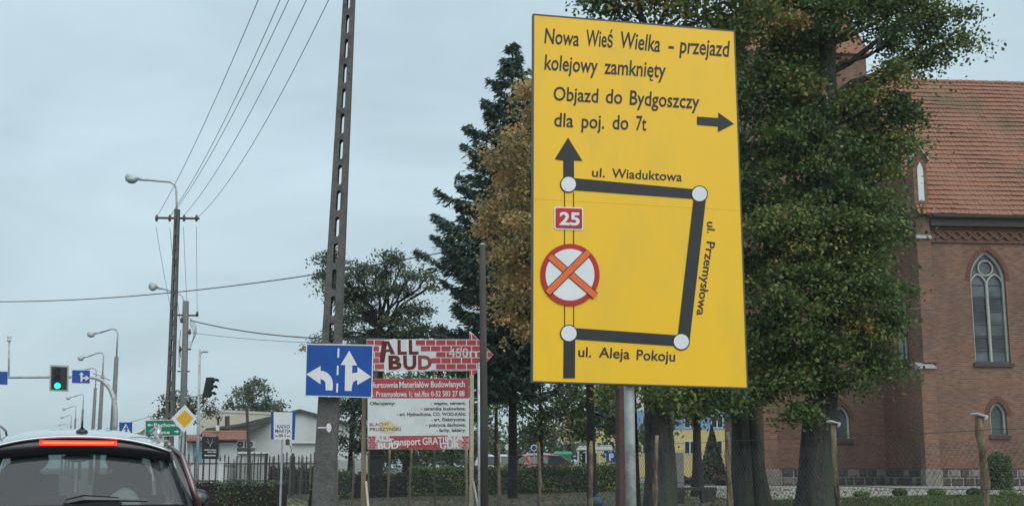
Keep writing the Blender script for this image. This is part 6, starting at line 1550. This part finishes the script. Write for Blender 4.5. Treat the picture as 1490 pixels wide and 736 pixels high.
# darker park trees under and around the boards
park = [('bushy dark tree just right of the slotted pole', 512, 60, [(505, 560, 16), (530, 570, 20), (500, 590, 22), (525, 605, 24), (545, 590, 18), (505, 625, 20), (535, 635, 22), (515, 655, 18)], 'leaf_pine'),
        ('dark tree behind the left half of the merchant board', 590, 63, [(560, 560, 20), (590, 550, 24), (620, 560, 22), (570, 590, 24), (605, 595, 26), (560, 625, 26), (600, 635, 26), (580, 660, 22), (625, 655, 20)], 'leaf_dark'),
        ('dark tree behind the right half of the merchant board', 655, 58, [(640, 545, 22), (668, 550, 24), (690, 560, 24), (650, 580, 26), (680, 600, 28), (645, 625, 24), (680, 640, 22), (660, 660, 18), (640, 505, 14), (675, 510, 20)], 'leaf_dark'),
        ('low-hanging dark tree between the spruce and the shelter', 786, 55, [(765, 550, 24), (790, 565, 24), (815, 560, 24), (775, 590, 18), (830, 590, 18), (800, 600, 14), (752, 520, 30), (800, 520, 30), (785, 622, 10), (845, 570, 20)], 'leaf_dark'),
        ('heavy dark tree with its trunk right behind the rust-brown pole', 908, 50, [(838, 580, 20), (870, 575, 26), (898, 585, 22), (855, 605, 18), (885, 612, 16), (830, 600, 12), (905, 560, 22), (850, 540, 30), (890, 530, 30), (848, 625, 9)], 'leaf_dark'),
        ('dark tree filling the gap behind the timber pole', 722, 62, [(705, 530, 24), (730, 545, 24), (712, 575, 20), (742, 590, 16), (700, 600, 16), (735, 510, 24)], 'leaf_dark')]
for l, px, d, bl, lf in park: tree('park_tree', l, 'tree', px, d, px_blobs(bl, d, 1.3), .13 if px > 700 else .18, 560, lf, 'bark_dark', sub=9, per=120, clump=.62, leafsize=.17, group='dark trees in the park', flat=.6, up=.5)
far = [(500, 632, 18, 'pale far tree beyond the purple-brown hedge'), (700, 625, 20, 'pale far tree seen left of the spruce trunk'), (775, 618, 22, 'pale far tree between the spruce trunk and the container'), (828, 612, 14, 'small orange-leaved far tree above the green container'), (905, 618, 22, 'pale far tree behind the parking sign'), (960, 610, 20, 'pale far tree behind the old dark trunk')]
for px, y, r_, l in far:
    d = 95; tree('far_tree', l, 'tree', px, d, px_blobs([(px, y, r_), (px - r_ * .8, y + r_ * .7, r_ * .8), (px + r_ * .8, y + r_ * .6, r_ * .8), (px, y + r_ * 1.4, r_ * .9)], d, 1.0), .16, y, 'leaf_autumn' if px == 828 else 'leaf_far', 'bark', sub=3.2, per=60, clump=.9, leafsize=.34, group='pale trees beyond the park')
tree('brown_tree', 'thin brown-leaved tree behind the diamond sign', 'tree', 268, 86, px_blobs([(240, 588, 11), (258, 576, 10), (276, 584, 13), (298, 582, 11), (308, 594, 9), (250, 602, 12), (284, 602, 12), (232, 600, 8), (268, 596, 12)], 86, 1.0), .18, 600, 'leaf_brown', 'bark_dark', sub=8, per=60, clump=.6, leafsize=.2)
tree('birch_tree', 'grey-green birch rising behind the cream hall', 'tree', 366, 112, px_blobs([(372, 551, 9), (358, 562, 12), (382, 565, 13), (342, 576, 13), (366, 580, 15), (392, 582, 12), (332, 592, 11), (352, 594, 13), (380, 596, 13), (403, 588, 7), (404, 600, 6)], 112, 1.3), .2, 570, 'leaf_pine', 'bark', sub=6, per=85, clump=.7, leafsize=.25)
D_ = 300.0
for k in range(9):
    px = 470 + k * 62; 
    tree('horizon_tree', ['dull green tree far off at the park horizon, leftmost', 'second far-off horizon tree, behind the merchant board', 'third far-off horizon tree, right behind the merchant board', 'far-off horizon tree behind the red and white board edge', 'far-off horizon tree left of the red parked car', 'far-off horizon tree above the green container', 'far-off horizon tree behind the shelter', 'far-off horizon tree behind the rust-brown pole', 'far-off horizon tree beside the yellow block'][k], 'tree', px, 135, px_blobs([(px, 640, 24), (px - 26, 650, 20), (px + 24, 648, 20), (px, 660, 22), (px + 30, 664, 16), (px - 30, 664, 16)], 135, 1.5), .2, 650, 'leaf_pine', 'bark_dark', sub=1.3, per=55, clump=1.3, leafsize=.5, group='far-off trees along the park horizon', twigs=False)

# ================================================================ PARK FURNITURE
b = gp(904, 27); tp = at(904, 480, 27)
t = thing('rust_pole', 'square rust-brown pole between the yellow board pole and the shelter', 'pole', tuple(b))
mb = MB(); mb.hexa([b + Vector((-.12, -.12, -.2)), b + Vector((.12, -.12, -.2)), b + Vector((.12, .12, -.2)), b + Vector((-.12, .12, -.2))], [tp + Vector((-.09, -.09, 0)), tp + Vector((.09, -.09, 0)), tp + Vector((.09, .09, 0)), tp + Vector((-.09, .09, 0))]); mb.build('shaft', M['rust'], t)
mb = MB(); mb.b2((b.x - .22, b.y - .22, b.z - .05), (b.x + .22, b.y + .22, b.z + .06)); mb.build('foot', M['concrete_light'], t)
b = gp(921, 29); tp = at(918, 500, 29); t = thing('dark_stem', 'thin dark trunk squeezed between the rust-brown pole and steel pole', 'tree', tuple(b))
mb = MB(); trunk_mesh(mb, b, tp, .12, .08, wob=.03); mb.build('trunk', M['bark_dark'], t, smooth=True)
Pq, Tq, _ = blob_points([(tp + Vector((0, 0, .3)), (.7, .7, .6))], 12, 60, .4); leaf_cloud('crown', Pq, .14, Tq, M['leaf_dark'], t)
# park lamp
b = gp(750, 54); tp = at(749, 488, 54); t = thing('park_lamp', 'slim pale park lamp post in front of the spruce', 'street lamp', tuple(b))
mb = MB(); mb.tube([b - Vector((0, 0, .2)), Vector((b.x, b.y, tp.z))], [.075, .05], 8); mb.build('post', M['galv'], t, smooth=True); mb = MB(); c = Vector((b.x, b.y, tp.z)); mb.tube([c, c + Vector((0, 0, .1)), c + Vector((0, 0, .32)), c + Vector((0, 0, .38))], [.06, .16, .20, .03], 10); mb.build('lantern', M['lamp_plastic'], t)
# hydrant
b = gp(868, 26.5); t = thing('blue_hydrant', 'small dull blue hydrant with a domed top behind the mesh fence', 'hydrant', tuple(b))
mb = MB(); mb.tube([b - Vector((0, 0, .1)), b + Vector((0, 0, .06)), b + Vector((0, 0, .08)), b + Vector((0, 0, .50))], [.14, .14, .10, .10], 14); mb.build('barrel', M['hydrant_blue'], t, smooth=False)
mb = MB(); mb.ball(b + Vector((0, 0, .52)), (.135, .135, .12), 14, 8); mb.tube([b + Vector((0, 0, .62)), b + Vector((0, 0, .69))], .03, 6); mb.build('dome', M['hydrant_blue'], t, smooth=True)
mb = MB(); c = b + Vector((0, 0, .42)); mb.tube([c + RT * .06, c + RT * .2], .06, 12); mb.tube([c + RT * .2 , c + RT * .23], .075, 8); mb.build('outlet', M['hydrant_blue'], t)
# bench of slabs
b = gp(1012, 37.5); t = thing('slab_bench', 'weathered slab bench on two block legs left of the twin trunks', 'bench', tuple(b))
zt = b.z + .46; X = lambda px: at(px, 700, 37.5)
for px in (984, 1029):
    p = X(px); mb = MB(); q = [p + RT * a + HF * c for a, c in ((-.17, -.2), (.17, -.2), (.17, .2), (-.17, .2))]; mb.hexa([Vector((v.x, v.y, b.z - .1)) for v in q], [Vector((v.x, v.y, 0)) + Vector((p.x - v.x, p.y - v.y, 0)) * -.35 + Vector((0, 0, zt - .09)) for v in q]); mb.build('leg', M['bench'], t)
p0, p1 = X(972), X(1041); mb = MB(); q = [p0 - HF * .24, p1 - HF * .24, p1 + HF * .24, p0 + HF * .24]; mb.hexa([Vector((v.x, v.y, zt - .09)) for v in q], [Vector((v.x, v.y, zt)) for v in q]); mb.build('seat', M['bench'], t)
# grey stone pillar
b = gp(985, 47); t = thing('stone_pillar', 'pale grey stone pillar between the old trunk and thin park tree', 'pillar', tuple(b))
z = at(985, 658, 47).z; mb = MB(); mb.b2((b.x - .13, b.y - .12, b.z - .1), (b.x + .2, b.y + .14, z)); mb.build('block', M['concrete_light'], t); mb = MB(); mb.b2((b.x - .19, b.y - .17, b.z - .1), (b.x + .26, b.y + .2, b.z + .15)); mb.build('base', M['concrete_light'], t)
# cars in the park
pc = gp(752, 72); cr_ = car('parked_car', 'small red car parked beyond the hedge near the park lamp', 'car', tuple(pc), -YAW + R(-72), M['car_red'], False)
pc = gp(690, 74); car('parked_car', 'white car half hidden behind the merchant board post', 'car', tuple(pc), -YAW + R(-95), M['car_white'], False)
# container
pl = Plane(818, 668, 78); b = gp(818, 78); t = thing('green_container', 'light green bottle bank container beyond the hedge', 'container', tuple(b))
mb = MB(); a, c = pl.p(807, 662), pl.p(831, 662); z0 = b.z; n3 = -pl.N
mb.hexa([Vector((a.x, a.y, z0)), Vector((c.x, c.y, z0)), Vector((c.x, c.y, z0)) + n3, Vector((a.x, a.y, z0)) + n3], [a, c, c + n3, a + n3]); mb.build('body', M['cabinet_green'], t); mb = MB(); a, c = pl.p(806, 661.8), pl.p(832, 661.8); u_ = Vector((0, 0, .12)); mb.hexa([a, c, c + n3, a + n3], [a + u_ * .6, c + u_ * .6, c + n3 * .5 + u_ * 2, a + n3 * .5 + u_ * 2]); mb.build('lid', M['cabinet_green'], t)
# shelter
pl = Plane(868, 660, 68); b = gp(868, 68); t = thing('white_shelter', 'open shelter with a white roof behind the hedge', 'shelter', tuple(b))
mb = MB(); pl.poly(mb, [(838, 654), (842, 648), (890, 647), (892, 654)], 0, 2.6); mb.build('roof', M['white_plastic'], t)
for px in (841, 853, 872, 889):
    for o_ in (-.1, -2.4): q = pl.p(px, 655, o_); mb = MB(); mb.tube([(q.x, q.y, b.z - .1), q], .05, 6); mb.build('post', M['white_plastic'], t)
mb = MB(); pl.rect(mb, 846, 658, 868, 684, -2.4, .04); mb.build('back_panel', M['rust'], t)
# signs in the park
def psign(px, py, d, r, shape, mat, label, txt=None, name='park_sign'):
    pl = Plane(px, py, d); b = gp(px, d); t = thing(name, label, 'road sign', tuple(b))
    mb = MB()
    if shape == 'disc': pl.disc(mb, px, py, r, r, 0, .02)
    else: pl.rect(mb, px - r, py - r, px + r, py + r, 0, .02)
    mb.build('panel', M[mat], t)
    q = pl.p(px, py, -.05); mb = MB(); mb.tube([(q.x, q.y, b.z - .1), (q.x, q.y, q.z + .1)], .03, 6); mb.build('post', M['galv'], t)
    if txt: mb = MB(); text(mb, pl, txt, px - r * .45, py + r * .62, px + r * .5, py + r * .62, r * 1.25, .004, .06); mb.build('lettering', M['print_white'], t)
    return t, pl
psign(889.5, 664.5, 56, 7.5, 'sq', 'sign_blue', 'blue parking sign with a white P behind the hedge', 'P')
psign(739, 650, 62, 4.6, 'disc', 'print_white', 'small round pale sign above the red parked car')
t, pl = psign(777, 651, 62, 4.8, 'disc', 'print_white', 'round blue and white sign between the park lamp and the container')
mb = MB(); pl.disc(mb, 777, 651, 3.5, 3.5, .004); mb.build('centre', M['sign_blue'], t)

# thin autumn haze round everything
mb = MB(); mb.b2((-500, -300, -1.2), (900, 900, 34)); hz = mb.build('haze', [], None, kind='stuff', uv=False)
hm = bpy.data.materials.new('haze_air'); hm.use_nodes = True; ht = hm.node_tree; ht.nodes.remove(ht.nodes['Principled BSDF'])
pv = N(ht, 'ShaderNodeVolumePrincipled'); pv.inputs['Color'].default_value = (.86, .93, .97, 1); pv.inputs['Density'].default_value = .0004; pv.inputs['Anisotropy'].default_value = .2
ht.links.new(pv.outputs[0], ht.nodes['Material Output'].inputs['Volume']); hz.data.materials.append(hm); tag(hz, 'thin pale haze hanging in the air over the whole street', 'haze')
